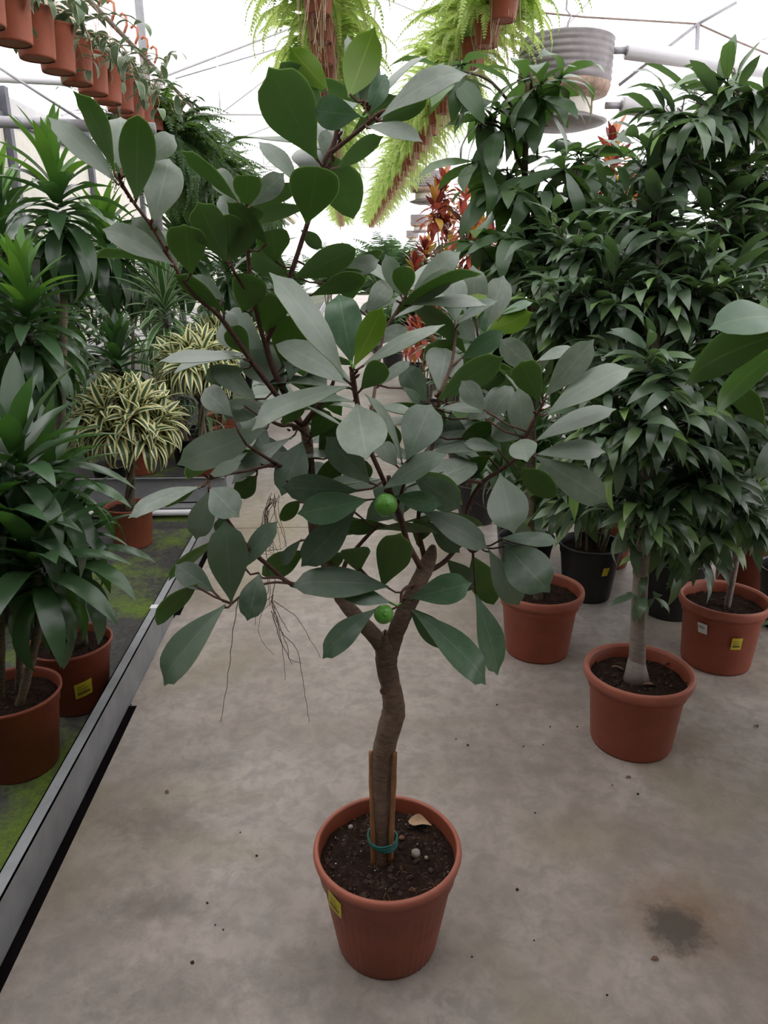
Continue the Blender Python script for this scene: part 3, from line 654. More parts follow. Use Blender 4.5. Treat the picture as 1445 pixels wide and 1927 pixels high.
for li, ent in enumerate([e.split() for e in LV.replace('\n', ';').split(';') if e.strip()]):
    ox, oy, sc = KR[ent[0]]; bx, by, tx, ty, wp = [float(v) for v in ent[1:6]]; face = ent[6]; ex = float(ent[7]) if len(ent) > 7 else 0
    q = random.Random(li*17+3)
    bx, by, tx, ty, wp = ox+bx/sc, oy+by/sc, ox+tx/sc, oy+ty/sc, wp/sc
    near = min(bpts, key=lambda p: (p[0]-bx)**2+(p[1]-by)**2)
    ndist = math.hypot(near[0]-bx, near[1]-by)
    Yb = YT+near[2]+ex*.6
    B = aty(bx, by, Yb); T0 = aty(tx, ty, Yb+ex*.5)
    dist = (B-CAM).dot(fw); wa = wp/F*dist*1.12; la = (T0-B).length
    W = max(wa, min(.36*la, .075)); Lr = max(la, W/.47)
    dy = math.sqrt(max(0, Lr*Lr-la*la))*.8
    upward = ty < by
    sgn = (1 if upward else -1)*(-1 if face in 'd' else 1)
    T = aty(tx, ty, Yb+ex*.5+sgn*dy)
    ax = (T-B); Lr = ax.length; ax.normalize()
    v = (CAM-(B+T)*.5).normalized(); v = (v-ax*v.dot(ax)).normalized(); s = v.cross(ax).normalized()
    c = min(1, wa/W); sn = math.sqrt(1-c*c)
    cand = [v*c+s*sn, v*c-s*sn]
    if face == 'd' or (face == 'y' and upward): cand = [-n for n in cand]
    nrm = max(cand, key=lambda n: n.z)
    arch = q.uniform(.03, .09)*(1 if face != 'd' else .7); blunt = face == 'd' and q.random() < .6
    pk = q.uniform(1.15, 1.45)
    prof = (lambda t, pk=pk: obovate(t, pk, .55, .97)) if blunt else (lambda t, pk=pk: obovate(t, pk, .62, .92))
    # spine of the blade from B to T, bulging to its upper side
    me_ = blade(W/Lr, prof, arch, 0, q.uniform(-.05, .14), q.uniform(-.25, .25)*.5, 14, 3, q.uniform(.0, .10), li, q.uniform(.0, .5) if blunt else q.uniform(0, .35), 'leaf', list(FM[face])+['twig'], True)
    # rescale so that the mesh tip falls on T
    tipy = max(vv.co.y for vv in me_.vertices)
    o = put_leaf(me_, root, B, ax, nrm, Lr/tipy)
    nleaf += 1
    if ndist > 3:
        P0 = bp(*near); mid = (P0+B)*.5+Vector((0, -.004, -.004)); mb = MB(); mb.tube([P0-RL, mid-RL, B-RL+ax*.006], [.0022, .0018, .0022], 5)
        part(mb, 'petiole', 'twig' if face not in 'yg' or ndist > 22 else 'fig', root)
# leaves deeper in the crown, on the shoots behind the front ones
q = random.Random(99)
for k in range(70):
    near = q.choice([p for p in bpts if p[1] < 1000 and (p[0] > 560 or p[1] > 620 or q.random() < .25)])
    B = aty(near[0], near[1], YT+near[2]+q.uniform(.02, .14)); az = q.uniform(-1.9, 1.9); ax = sph(az, q.uniform(-.6, .7))
    f = q.choice('uukkd'); Lr = q.uniform(.13, .2)
    me_ = blade(q.uniform(.34, .42), lambda t: obovate(t, 1.2, .62, .92), q.uniform(.03, .09), 0, .08, q.uniform(-.15, .15), 12, 2, .06, 900+k, .2, 'leaf', list(FM[f]), True)
    put_leaf(me_, root, B, ax, Vector((q.gauss(0, .4), q.gauss(0, .4), 1)), Lr)
# aerial roots hanging as threads
rr = random.Random(21)
def thread(pts, r=.0007):
    P = smooth_path([bp(*p)-RL for p in pts], 6); P = [p+Vector((rr.uniform(-1, 1), rr.uniform(-1, 1), 0))*.0012 for p in P]
    mb = MB(); mb.tube(P, lerpl([r, r*.6], len(P)), 5, 0, False); part(mb, 'aerial_root', 'thread', root)
thread([(448,1128,-.2),(437,1200,-.2),(428,1280,-.2),(416,1358,-.2)], .0008)
thread([(517,1090,-.13),(512,1140,-.13),(530,1190,-.13),(560,1225,-.13),(572,1300,-.13),(582,1360,-.13)], .0008)
thread([(514,1130,-.13),(560,1165,-.13),(603,1238,-.13)]); thread([(512,1130,-.13),(490,1160,-.13),(490,1200,-.13),(515,1232,-.13)], .0005)
thread([(512,1120,-.13),(528,1200,-.13),(537,1280,-.13)]); thread([(512,1140,-.13),(540,1215,-.13),(545,1240,-.13),(568,1248,-.13)])
thread([(514,1120,-.13),(486,1145,-.13),(480,1176,-.13)]); thread([(511,1150,-.13),(526,1200,-.13),(550,1250,-.13)], .0009); thread([(505,950,-.1),(498,1010,-.1),(506,1080,-.12),(508,1140,-.13)], .0008)
thread([(510,1130,-.13),(535,1175,-.13),(545,1190,-.13)]); thread([(500,1060,-.12),(505,1110,-.13),(490,1140,-.13)])
for k in range(16):
    x = 500+rr.uniform(-4, 18); thread([(x+8, 925+rr.uniform(0, 20), -.05), (x+rr.uniform(-12, 8), 965, -.06), (x+rr.uniform(-26, 22), 1000+rr.uniform(0, 35), -.07), (x+rr.uniform(-34, 28), 1020+rr.uniform(10, 30), -.07)], .0006)
# ------------------------------------------------------------------ shared leaf meshes for the other plants
FIC = [blade(.235, lance, a, d, .15, tw, 7, 1, .1, i, .2, 'ficus_leaf', 'ficus', petiole=.08) for i, (a, d, tw) in enumerate([(.05,.3,.1), (.09,.5,-.2), (.03,.7,.2), (.12,.3,-.1), (.06,.9,.3), (.02,.2,-.3)])]
UMB = [blade(.28, lambda t: obovate(t, 1.05, .8, .9), a, d, .12, tw, 7, 1, .08, i+20, .2, 'umbrella_leaf', 'umbrella', petiole=.12) for i, (a, d, tw) in enumerate([(.04,.3,.1), (.07,.5,-.15), (.03,.7,.2), (.1,.4,-.1)])]
def strapset(m, w_, seed, n=5, d0=.5, d1=1.9): return [blade(w_, strap, 0, d0+(d1-d0)*i/(n-1), .28, (-.25, .2, .0, .35, -.1)[i % 5], 10, 1, .06, seed+i, 0, 'strap_leaf', m, curve=.12) for i in range(n)]
DRA = strapset('dracaena', .225, 40); DRL = strapset('dracaena_light', .17, 50); DRN = strapset('dracaena', .13, 55, 5, .6, 2.2)
VAR = strapset('variegated', .22, 60, 5, .9, 2.4); STR = strapset('striped', .12, 70, 5, .4, 1.8)
CRO = [blade(.34, lambda t: obovate(t, 1.0, .8, .9), .05, .5*i, .1, .1, 6, 1, .05, 80+i, 0, 'croton_leaf', 'croton') for i in range(3)]
HOY = [blade(.34, lambda t: obovate(t, .95, .7, .9), .08, .5+.5*i, .12, .2*i-.2, 7, 1, .05, 90+i, 0, 'wax_vine_leaf', 'hoya') for i in range(3)]
def frond_mesh(name, m, npair, plen, droop, start, nseg=12, pw=.03, sag=.15, seed=0, rw=.006, zig=0):
    """A feather-like frond: stalk and leaflets, base at origin, outward +Y."""
    q = random.Random(seed); mb = MB(); pts = [Vector((0, 0, 0))]; dirs = []
    for i in range(nseg):
        a = start-droop*(i/nseg)**1.1; d = Vector((zig*math.sin(i*1.3+seed), math.cos(a), math.sin(a))).normalized(); dirs.append(d); pts.append(pts[-1]+d/nseg)
    dirs.append(dirs[-1])
    mb.tube(pts, [rw*(1-.7*i/nseg) for i in range(nseg+1)], 4, 0, False)
    for k in range(npair):
        t = .1+.9*k/npair; f = t*nseg; i = int(f); p = pts[i].lerp(pts[i+1], f-i); d = dirs[i]
        upn = Vector((1, 0, 0)).cross(d); l = plen*min(1, .5+2.2*t)*(1-max(0, t-.35)/.72)
        for s in (-1, 1):
            o = (Vector((s, 0, 0))*.92+d*.35-upn*sag*q.uniform(.3, 1.6)).normalized()*l*q.uniform(.85, 1.1)
            wv = d*pw*.5*min(1, l/plen+.35)
            mb.add([p-wv, p+wv, p+o*.7+wv*.8, p+o, p+o*.7-wv*.8], [(0,1,2,3,4) if s > 0 else (4,3,2,1,0)], 0, [(.5,.1)]*5)
    return mb.mesh(name, m)
FRN = [frond_mesh('fern_frond', 'fern', 26, .13, d, s, 12, .042, .3, i) for i, (d, s) in enumerate([(2.0, .9), (2.5, .8), (1.6, .5), (2.8, 1.1)])]
DFR = [frond_mesh('dark_fern_frond', 'darkfern', 22, .17, d, s, 12, .05, .4, i+9) for i, (d, s) in enumerate([(1.8, .7), (2.4, .6), (1.4, .2)])]
PAL = [frond_mesh('palm_frond', 'palm', 24, .42, d, s, 10, .035, .5, i+19, .008) for i, (d, s) in enumerate([(1.0, 1.2), (1.5, 1.1), (1.9, 1.0)])]

def foliage(parent, items, nmax=300, stuffname='foliage', m='ficus', lname='leaf'):
    """items: (mesh, P, axis, normal, length, wscale). The ones nearest the lens become parts, the rest one mass."""
    items.sort(key=lambda it: (it[1]-CAM).length)
    for it in items[:nmax]: put_leaf(it[0], parent, it[1], it[2], it[3], it[4], it[5], lname)
    if len(items) > nmax:
        mb = MB()
        for it in items[nmax:]: leaf_join(mb, it[0], it[1]-parent.location, *it[2:])
        part(mb, stuffname, m, parent, kind='stuff')

def rosette(q, c, n, length, meshes, lo=-.5, hi=1.35, axis_tilt=(0, 0), spread=.06, wscale=1, lvar=.2, light=None):
    out = []; c = Vector(c)
    for i in range(n):
        t = i/(n-1); az = i*2.39996+q.uniform(-.25, .25); el = lo+(hi-lo)*t**1.15+q.uniform(-.12, .12)
        ax = sph(az, el)+Vector((axis_tilt[0], axis_tilt[1], 0)); ax.normalize()
        nr = sph(az, el+1.57)
        k = min(len(meshes)-1, int((1-t)*len(meshes)*.99)); ms = light if (light and t > .72) else meshes
        out.append((ms[min(k, len(ms)-1)], c+Vector((0, 0, (t-.5)*spread*2))+ax*.008, ax, nr, length*q.uniform(1-lvar, 1+lvar*.5)*(.7+.3*math.sin(math.pi*min(1, .25+t*.6))), wscale))
    return out
def cane(parent, pts, r0, r1, m='cane', name='stem', ring=.02):
    P = smooth_path([Vector(p)-Vector(parent.location) for p in pts], 8); n = len(P); mb = MB()
    rl = lerpl([r0, r1], n); mb.tube(P, [r*(1+.09*((i % 2)*2-1)) for i, r in enumerate(rl)], 10); return part(mb, name, m, parent)

def leafy_tree(name, label, cat, base, potspec, trunk, tr, clouds, nl, meshes, length, seed, group=None, bm='paletrunk', leafm='ficus', nmax=300, droop=.5, whorl=False, twig_n=9, avoid=None):
    """clouds: (centre, (rx, ry, rz), share). Twigs grow outward from the stem through each cloud and carry the leaves."""
    q = random.Random(seed); t = thing(name, base, label, cat, group); bl = Vector(base)
    p = make_pot(t, *potspec[:4], taper=potspec[4], soilz=.84, seed=seed, ncr=90) if potspec else None
    P = smooth_path([Vector(x)-bl for x in trunk], 6); mb = MB(); mb.tube(P, lerpl(tr, len(P)), 12); part(mb, 'trunk', bm, t)
    items = []; tw = MB(); tot = sum(c[2] for c in clouds); nbr = 0
    for (cc, rad3, share) in clouds:
        cc = Vector(cc); n = int(nl*share/tot/twig_n)
        # one bough to the cloud's heart
        st = min((Vector(pp)+bl for pp in P), key=lambda a: (a-cc).length+max(0, a.z-cc.z+.15)*2)
        bgh = smooth_path([st, st.lerp(cc, .5)+Vector((0, 0, .05)), cc], 5); mb = MB(); mb.tube([x-bl for x in bgh], lerpl([tr[-1]*.85, .004], len(bgh)), 7); part(mb, 'bough', bm, t)
        for k in range(n):
            d = Vector((q.gauss(0, 1), q.gauss(0, 1), q.gauss(0, .9))).normalized(); rr_ = q.uniform(.45, 1)
            E_ = cc+Vector((d.x*rad3[0], d.y*rad3[1], d.z*rad3[2]))*rr_
            S_ = cc.lerp(E_, .25); tl = .18 if not whorl else .10
            dirv = (d+Vector((0, 0, .15))).normalized(); S_ = E_-dirv*tl
            tw.tube([cc.lerp(S_, .2)-bl, cc.lerp(S_, .65)-bl+Vector((0, 0, .02)), S_-bl, E_-bl+Vector((0, 0, -.02))], [.003, .0025, .002, .0012], 4, 0, False)
            for j in range(twig_n):
                f = (j+1)/twig_n; side = 1 if j % 2 else -1
                if whorl:
                    az = j*6.283/twig_n+q.uniform(-.2, .2); el = q.uniform(-.9, .35); Pp = E_; ax = sph(az, el)
                else:
                    Pp = S_.lerp(E_, f); sd = dirv.cross(Vector((0, 0, 1))); sd = sd.normalized() if sd.length > .01 else Vector((1, 0, 0))
                    ax = dirv*(.35+.5*f)+sd*side*(1.0-.6*f)+Vector((0, 0, q.uniform(-.35, .45)-droop*.3))+Vector((q.gauss(0, .2), q.gauss(0, .2), 0))
                ax.normalize(); nr = Vector((q.gauss(0, .3), q.gauss(0, .3)-.15, 1))
                if ax.z < -.75: nr += Vector((-math.copysign(.0, d.x), -1.2, .2))
                if avoid and avoid(Pp): continue
                items.append((q.choice(meshes), Pp.copy(), ax, nr, length*q.uniform(.75, 1.15), q.uniform(.9, 1.15)))
    part(tw, 'twigs', bm, t, kind='stuff')
    foliage(t, items, nmax, 'foliage', leafm)
    return t, p

# ------------------------------------------------------------------ trees standing on the path to the right
free = lambda P: (P.x < .45 and P.z < 2.6) 
A_ = lambda x, y, Y: aty(x, y, Y)
PX = lambda px, Y: px/F*Y*1.02
b = (.925, 2.06, 0)
t1, p1 = leafy_tree('potted_ficus_tree', 'dense ficus tree on a smooth pale trunk in a wide-rimmed terracotta pot', 'tree', b, (.345, .27, 'rolled', 'terracotta', .76),
    [A_(1197,1275,2.06), A_(1199,1235,2.06), A_(1203,1130,2.06), A_(1211,1010,2.06), A_(1222,860,2.08), A_(1232,700,2.1), A_(1240,500,2.15)], [.032, .026, .0235, .022, .020, .016, .010],
    [(A_(1150,560,2.2), (.26,.25,.20), 4), (A_(1330,560,2.15), (.26,.25,.20), 4), (A_(1230,430,2.3), (.26,.25,.16), 3.5), (A_(1080,470,2.35), (.18,.2,.16), 2), (A_(1240,700,2.05), (.25,.22,.15), 2.5), (A_(1400,430,2.3), (.2,.22,.2), 2), (A_(1240,900,2.15), (.2,.18,.2), 2.4), (A_(1130,790,2.2), (.17,.17,.17), 2), (A_(1350,760,2.15), (.2,.2,.2), 2), (A_(1205,810,1.98), (.2,.12,.13), 2.6), (A_(1320,880,2.1), (.17,.15,.17), 2.2), (A_(1120,930,2.3), (.14,.12,.14), 1.4), (A_(1225,960,2.0), (.13,.08,.09), 1), (A_(1040,600,2.3), (.14,.16,.16), 1.4)],
    3000, FIC, .138, 101, avoid=free)
# low sprigs on its trunk
q = random.Random(3)
for (x, y) in ((1203,1010), (1208,1045), (1196,1120), (1212,1120), (1232,1125), (1215,1080)):
    for k in range(4):
        az = q.random()*6.28; ax = sph(az, q.uniform(-.9, -.1)); put_leaf(q.choice(FIC), t1, A_(x, y, 2.05), ax, Vector((0, -.3, 1)), q.uniform(.06, .11), 1.25)
# flare of the trunk at the soil
mb = MB(); P_ = [A_(1197,y_,2.06)-Vector(b) for y_ in (1285,1262,1240)]; mb.tube(P_, [.045, .034, .026], 12); part(mb, 'root_flare', 'paletrunk', t1)
for k, (x, y) in enumerate(((1150,1255), (1210,1288), (1248,1250))):
    o = put_leaf(blade(.35, lance, .1, .5, .3, .3, 6, 1, .2, k, name='fallen_leaf', mats='brownleaf'), t1, atz(x, y, .238), Vector((1, .3*k-.3, 0)), Vector((0, 0, 1)), .05, name='fallen_leaf'); o['label'] = 'dry brown fallen leaf'
t2, p2 = leafy_tree('potted_umbrella_tree', 'tall umbrella tree with whorled leaflets in a terracotta pot behind the fig leaves', 'tree', (.76, 2.68, 0), (.345, .28, 'rolled', 'terracotta', .74),
    [(.76,2.68,.2), A_(1000,1000,2.64), A_(1000,760,2.6), A_(1000,520,2.62), A_(990,400,2.62), A_(988,300,2.62), A_(998,200,2.62)], [.02, .018, .017, .016, .013, .010, .006],
    [(A_(1000,160,2.6), (.10,.12,.06), .7), (A_(955,340,2.62), (.15,.17,.10), 1.1), (A_(1080,340,2.65), (.18,.2,.13), 1.5), (A_(910,230,2.62), (.10,.12,.08), .6), (A_(960,470,2.6), (.18,.2,.12), 1.5), (A_(1060,480,2.6), (.2,.2,.16), 1.8), (A_(1000,650,2.65), (.22,.2,.22), 1.6), (A_(1010,900,2.65), (.2,.16,.2), 1.0), (A_(850,130,2.55), (.10,.1,.06), .4), (A_(950,620,2.7), (.16,.16,.16), 1.4), (A_(930,790,2.75), (.14,.14,.14), 1)],
    640, UMB, .20, 202, bm='cane', leafm='umbrella', whorl=True, twig_n=7)
mb = MB(); s = [A_(1003,700,2.58)-Vector((.76,2.68,0)), A_(1002,320,2.6)-Vector((.76,2.68,0))]; mb.tube(s, .006, 8); part(mb, 'bamboo_stake', 'bamboo', t2)
t3, p3 = leafy_tree('potted_ficus_tree', 'long-leaved ficus tree in the terracotta pot with white and yellow stickers', 'tree', (1.455, 2.56, 0), (.335, .28, 'rolled', 'terracotta', .78),
    [(1.47,2.56,.2), A_(1400,950,2.55), A_(1405,700,2.5), A_(1420,420,2.5), A_(1430,250,2.5)], [.013, .013, .012, .012, .008],
    [(A_(1330,230,2.3), (.2,.2,.08), 1.2), (A_(1400,180,2.3), (.2,.2,.10), 1.3), (A_(1270,290,2.3), (.16,.16,.06), .8), (A_(1430,330,2.4), (.2,.2,.16), 1.6), (A_(1370,830,2.45), (.2,.18,.25), 2.8), (A_(1330,980,2.4), (.15,.15,.22), 2), (A_(1410,960,2.4), (.16,.15,.2), 2), (A_(1440,700,2.4), (.2,.2,.3), 1.8), (A_(1290,1020,2.45), (.08,.1,.15), .5)],
    1300, FIC, .165, 303, droop=.9)
label_part(p3, .335, .28, .78, rad(-93), .125, .175, .045); label_part(p3, .335, .28, .78, rad(-142), .17, .215, .04, True)
# a fig like the one in the middle, standing just outside to the right, whose leaves reach in
fr = thing('potted_fig_tree', (1.12, 1.15, 0), 'fig tree with large pale and bright green leaves reaching in beside the ficus trees', 'tree')
make_pot(fr, .32, .325, 'ribbed', 'terracotta', .70, .87, 8, 0)
fl = Vector(fr.location)
def frbranch(pts, rs):
    P = smooth_path([Vector(p)-fl for p in pts], 5); mb = MB(); mb.tube(P, lerpl(rs, len(P)), 8); part(mb, 'branch', 'twig', fr)
mb = MB(); mb.tube(smooth_path([(0, 0, .25), (.02, .02, .6), (0, .03, .95), (.0, .05, 1.25), (.03, .05, 1.5)], 5), lerpl([.02, .018, .015, .01, .006], 21), 10); part(mb, 'trunk', 'bark', fr)
frbranch([(1.12,1.18,.95), (1.0,1.22,1.15), A_(1490,640,1.35)], [.008, .006, .004]); frbranch([(1.12,1.18,.95), (1.05,1.2,1.0), A_(1480,790,1.3)], [.008, .006, .004])
big = lambda m, w_, sd, tb=.2, ar=.06: blade(w_, lambda t: obovate(t, 1.05, .72, .9), ar, .1, .08, .15, 14, 3, .06, sd, tb, 'leaf', m, True)
for (x0, y0, Y0, x1, y1, Y1, m, w_, nr) in (
    (1475,600,1.2, 1340,608,1.14, ['green','under'], .42, (-.1,-.75,.75)), (1500,620,1.32, 1264,716,1.25, ['midgreen','midgreen'], .36, (.25,.85,.4)), (1490,640,1.36, 1328,782,1.3, ['midgreen','midgreen'], .22, (.7,.5,.5)),
    (1440,560,1.5, 1390,700,1.4, ['green','under'], .35, (.5,.6,.5)), (1440,800,1.4, 1375,720,1.35, ['green','under'], .3, (-.5,.3,.8)), (1520,800,1.35, 1420,900,1.3, ['dusky','under'], .36, (-.2,-.6,.8))):
    B = A_(x0, y0, Y0); T = A_(x1, y1, Y1); put_leaf(big(m, w_, int(x1)), fr, B, T-B, Vector(nr), (T-B).length*1.01)
for k in range(16):
    az = k*2.4; put_leaf(big(['dusky','under'], .38, k), fr, fl+Vector((.03, .05, 1.25+.02*k)), sph(az if math.sin(az) > -.2 else -az, .3+.05*k), Vector((0, 0, 1)), .19)

# black nursery pots with leafy clumps behind them
def clump(name, label, x, y, D, H, pm, n, length, meshes, lift, seed, group=None, cat='plant', style='plain', stickers=(), lo=.1, hi=1.4, leafm='dracaena', stems=7):
    q = random.Random(seed); t = thing(name, (x, y, 0), label, cat, group); p = make_pot(t, D, H, style, pm, .74, .86, seed, 40)
    items = []
    for k in range(stems):
        a = q.random()*6.28; r = D*.22*math.sqrt(q.random()); s = Vector((x+r*math.cos(a), y+r*math.sin(a), H*.82)); e = s+Vector((math.cos(a)*.05, math.sin(a)*.05, lift*q.uniform(.6, 1.1)))
        cane(t, [s, s.lerp(e, .5)+Vector((.005, 0, 0)), e], .006, .005, 'cane'); items += rosette(q, e, max(3, n//stems), length, meshes, lo, hi)
    foliage(t, items, 260, 'foliage', leafm)
    for az, z0, wd in stickers: label_part(p, D, H, .74, rad(az), H*z0, H*z0+.045, wd)
    return t
clump('potted_leafy_plant', 'upright leafy plant in a black nursery pot with yellow sticker', 1.13, 3.2, .30, .27, 'blackplastic', 110, .36, DRN, .5, 11, stickers=((-75, .55, .035),))
clump('potted_leafy_plant', 'drooping leafy plant in a black nursery pot behind the pale trunk', 1.45, 3.0, .30, .27, 'blackplastic', 110, .36, DRN, .5, 12)
clump('potted_leafy_plant', 'black nursery pot plant standing beside the stickered terracotta pot', 1.92, 2.85, .30, .27, 'blackplastic', 100, .33, DRN, .5, 13)
clump('potted_leafy_plant', 'narrow-leaved plant in a black pot behind the umbrella tree', .92, 3.75, .28, .25, 'blackplastic', 100, .34, DRN, .4, 14)
for k, (x, y, h, lab) in enumerate(((.86,3.35,.55,'leafy plant in black pot close behind the umbrella tree pot'), (.78,4.3,.75,'leafy plant in black pot next to the path middle'), (.85,5.2,.8,'leafy plant in black pot before the low red croton'), (.9,6.2,.8,'leafy plant in black pot under the tall crotons'))):
    clump('potted_leafy_plant', lab, x, y, .28, .25, 'blackplastic', 110, .36, DRN, h, 140+k)
# further ficus trees in the rows behind
for k, (x, y, z0, nl, lab) in enumerate(((1.95,3.3,1.25,420,'bushy ficus tree growing behind the stickered terracotta pot'), (1.35,3.6,1.15,420,'bushy ficus tree growing behind the pale-trunked ficus'), (1.35,4.7,1.2,340,'ficus tree growing in front of the tall crotons'), (2.5,4.3,1.4,420,'ficus tree in the far corner under the hanging duct heater'), (2.35,2.75,1.1,300,'ficus tree standing outermost in the pot row beside the path'))):
    leafy_tree('potted_ficus_tree', lab, 'tree', (x, y, 0), (.32, .28, 'rolled', 'terracotta', .76), [(x, y, .2), (x+.02, y, .6), (x, y, z0+.3)], [.02, .018, .01],
        [((x, y, z0), (.38,.38,.3), 3), ((x-.1, y, z0+.4), (.3,.3,.25), 2), ((x+.1, y-.1, z0-.4), (.3,.3,.25), 1.6)], int(nl*1.9), FIC, .14, 400+k, nmax=160, avoid=lambda P: P.x < .55)

# the rows go on beside and behind the camera, unseen trees thickened to shade the path
for k, (x, y, z0, lab) in enumerate(((1.62,1.75,1.15,'ficus tree crowding in beside the wide-rimmed pot'), (1.5,1.0,1.15,'ficus tree standing next to the fig with pale reaching leaves'), (1.45,.25,1.2,'ficus tree in the tree row midway to the dark entrance wall'), (1.35,-.6,1.2,'ficus tree in the tree row near the dark entrance wall'), (.55,-1.5,1.2,'ficus tree in the path before the dark entrance wall'), (-.45,-1.6,1.2,'ficus tree by the bed kerb before the dark entrance wall'))):
    leafy_tree('potted_ficus_tree', lab, 'tree', (x, y, 0), (.32, .28, 'rolled', 'terracotta', .76), [(x, y, .2), (x, y, .6), (x, y, z0+.3)], [.02, .018, .01], [((x, y, z0), (.42,.42,.4), 3), ((x, y, z0+.5), (.4,.4,.35), 2.5), ((x, y, z0-.5), (.38,.38,.3), 2)], 950, FIC, .2, 600+k, nmax=20, avoid=lambda P: P.x < .0 and P.y > -1.1 or P.y > .0 and P.x < .68+.36*P.y)
# ------------------------------------------------------------------ plants in the bed on the left
def dracaena(name, label, base, D, H, pm, stems, meshes, light=None, leafm='dracaena', seed=0, group=None, cat='plant', stickers=(), canem='cane', nmax=280, potstyle='plain', lower=False):
    """stems: (pts, r0, r1, n_leaves, length, lo, hi)"""
    q = random.Random(seed); t = thing(name, base, label, cat, group)
    p = make_pot(t, D, H, potstyle, pm, .74, .88, seed, 60); items = []
    for (pts, r0, r1, n, ln, lo, hi) in stems:
        cane(t, pts, r0, r1, canem); items += rosette(q, pts[-1], n, ln, meshes, lo, hi, light=light, spread=min(.2, n*.0022))
    foliage(t, items, nmax, 'foliage', leafm)
    for az, z0, wd in stickers: label_part(p, D, H, .74, rad(az), H*z0, H*z0+.06, wd, wob=.012)
    return t
Z = .0
dracaena('potted_dracaena', 'glossy dark dracaena with several canes in a wide terracotta pot by the kerb', (-1.06,2.05,-.012), .30, .265, 'terracotta',
    [([(-1.03,2.02,.2), A_(72,1180,2.02), A_(70,1080,2.0)], .014, .012, 34, .30, -.5, 1.2), ([(-1.1,2.06,.2), A_(0,1150,2.05), A_(-10,1000,2.05)], .014, .012, 36, .32, -.4, 1.3), ([(-1.06,2.1,.2), A_(40,1000,2.1), A_(40,900,2.12)], .012, .011, 38, .33, -.45, 1.3)], DRA, seed=1)
dracaena('potted_dracaena', 'glossy dark dracaena in the terracotta pot with a yellow sticker behind the kerb', (-1.0,2.40,-.012), .285, .25, 'terracotta',
    [([(-1.0,2.38,.2), A_(140,1110,2.38), A_(135,1060,2.36)], .013, .011, 34, .28, -.5, 1.2), ([(-1.05,2.42,.2), A_(110,1050,2.4), A_(100,930,2.42)], .013, .011, 36, .33, -.45, 1.3), ([(-.96,2.42,.2), A_(150,1080,2.42), A_(135,1010,2.45)], .012, .011, 28, .22, -.5, 1.2)], DRA, seed=2, stickers=((-58, .33, .07),))
def stemmed(name, label, Y, stem_px, head_px, n, ln, meshes, light=None, leafm='dracaena', seed=0, r=.017, lo=-.75, hi=1.4, potD=.26, potH=.22, pm='blackplastic', z0=.0, dx=-.1):
    h = A_(*head_px, Y); s = A_(*stem_px, Y); base = (s.x+dx, Y, z0)
    return dracaena(name, label, base, potD, potH, pm, [([(s.x+dx, Y, z0+potH*.8), (s.x+dx*.5+.01, Y, (s.z+z0)/2+.1), s, h], r, r*.85, n, ln, lo, hi)], meshes, light, leafm, seed)
stemmed('potted_dracaena', 'dracaena on one ringed cane with light green crown centre', 2.95, (66,790), (55,625), 80, .26, DRA, DRL, seed=3)
stemmed('potted_dracaena', 'tallest dracaena with arching light green leaves above the others', 3.3, (120,560), (112,400), 64, .32, DRA, DRL, seed=4, dx=-.2)
stemmed('potted_dracaena', 'dark bushy dracaena head just behind the small variegated tree', 4.9, (228,790), (225,700), 70, .32, DRA, seed=6, z0=.02)
stemmed('potted_striped_dracaena', 'white-striped dracaena between dark heads and leaning fig branch', 5.7, (312,720), (312,600), 90, .42, STR, leafm='striped', seed=7, z0=.02, dx=.12)
stemmed('potted_striped_dracaena', 'smaller white-striped dracaena growing behind the first one', 7.0, (300,650), (290,540), 80, .42, STR, leafm='striped', seed=8, z0=.02)
for k, (Y, sx, hx, hy, n, ln, lab) in enumerate(((3.5,20,10,470,60,.34,'dark dracaena squeezed against the wall side of the bed'), (3.75,-15,60,660,60,.32,'low dark dracaena behind the ringed cane'), (4.2,20,5,430,50,.36,'broad dracaena crown below the grey gutter pipe'),
    (6.7,250,240,500,60,.40,'dark dracaena below the trailing fern baskets'), (6.15,210,200,470,60,.45,'dracaena deep in the second bed behind the striped ones'), (7.5,340,345,480,60,.5,'dracaena far back in the second bed under the dark ferns'), (8.2,430,430,520,60,.5,'dark dracaena close to the path beyond the variegated trees'), (3.05,-60,-60,560,60,.34,'dark dracaena at the bed middle beside the ringed cane'), (9.5,470,470,530,70,.6,'hindmost dark dracaena in the second bed near the path'))):
    stemmed('potted_dracaena', lab, Y, (sx, min(hy+130, 780)), (hx, hy), n, ln, DRA if k % 3 else DRN, DRL if k in (2, 4) else None, seed=30+k, z0=0 if Y < 4.5 else .02)
for k, (x, y, h, lab) in enumerate(((-1.45,1.35,.8,'dracaena in the first bed beside the near kerb stretch'), (-1.3,.7,.9,'dracaena in the first bed midway to the entrance wall'), (-1.35,.0,.9,'dracaena in the first bed near the entrance wall'), (-1.9,1.6,1.2,'taller dracaena in the first bed away from the kerb'), (-1.9,.4,1.3,'taller dracaena in the first bed near the entrance wall'))):  # unseen near plants, added to shade the left of the floor
    dracaena('potted_dracaena', lab, (x, y, -.012), .3, .26, 'terracotta', [([(x, y, .2), (x, y, h*.6), (x, y, h)], .016, .013, 60, .42, -.7, 1.3), ([(x+.05, y, .2), (x+.06, y, h*.4), (x+.06, y, h*.6)], .016, .013, 50, .42, -.6, 1.2)], DRA, seed=160+k, nmax=20)
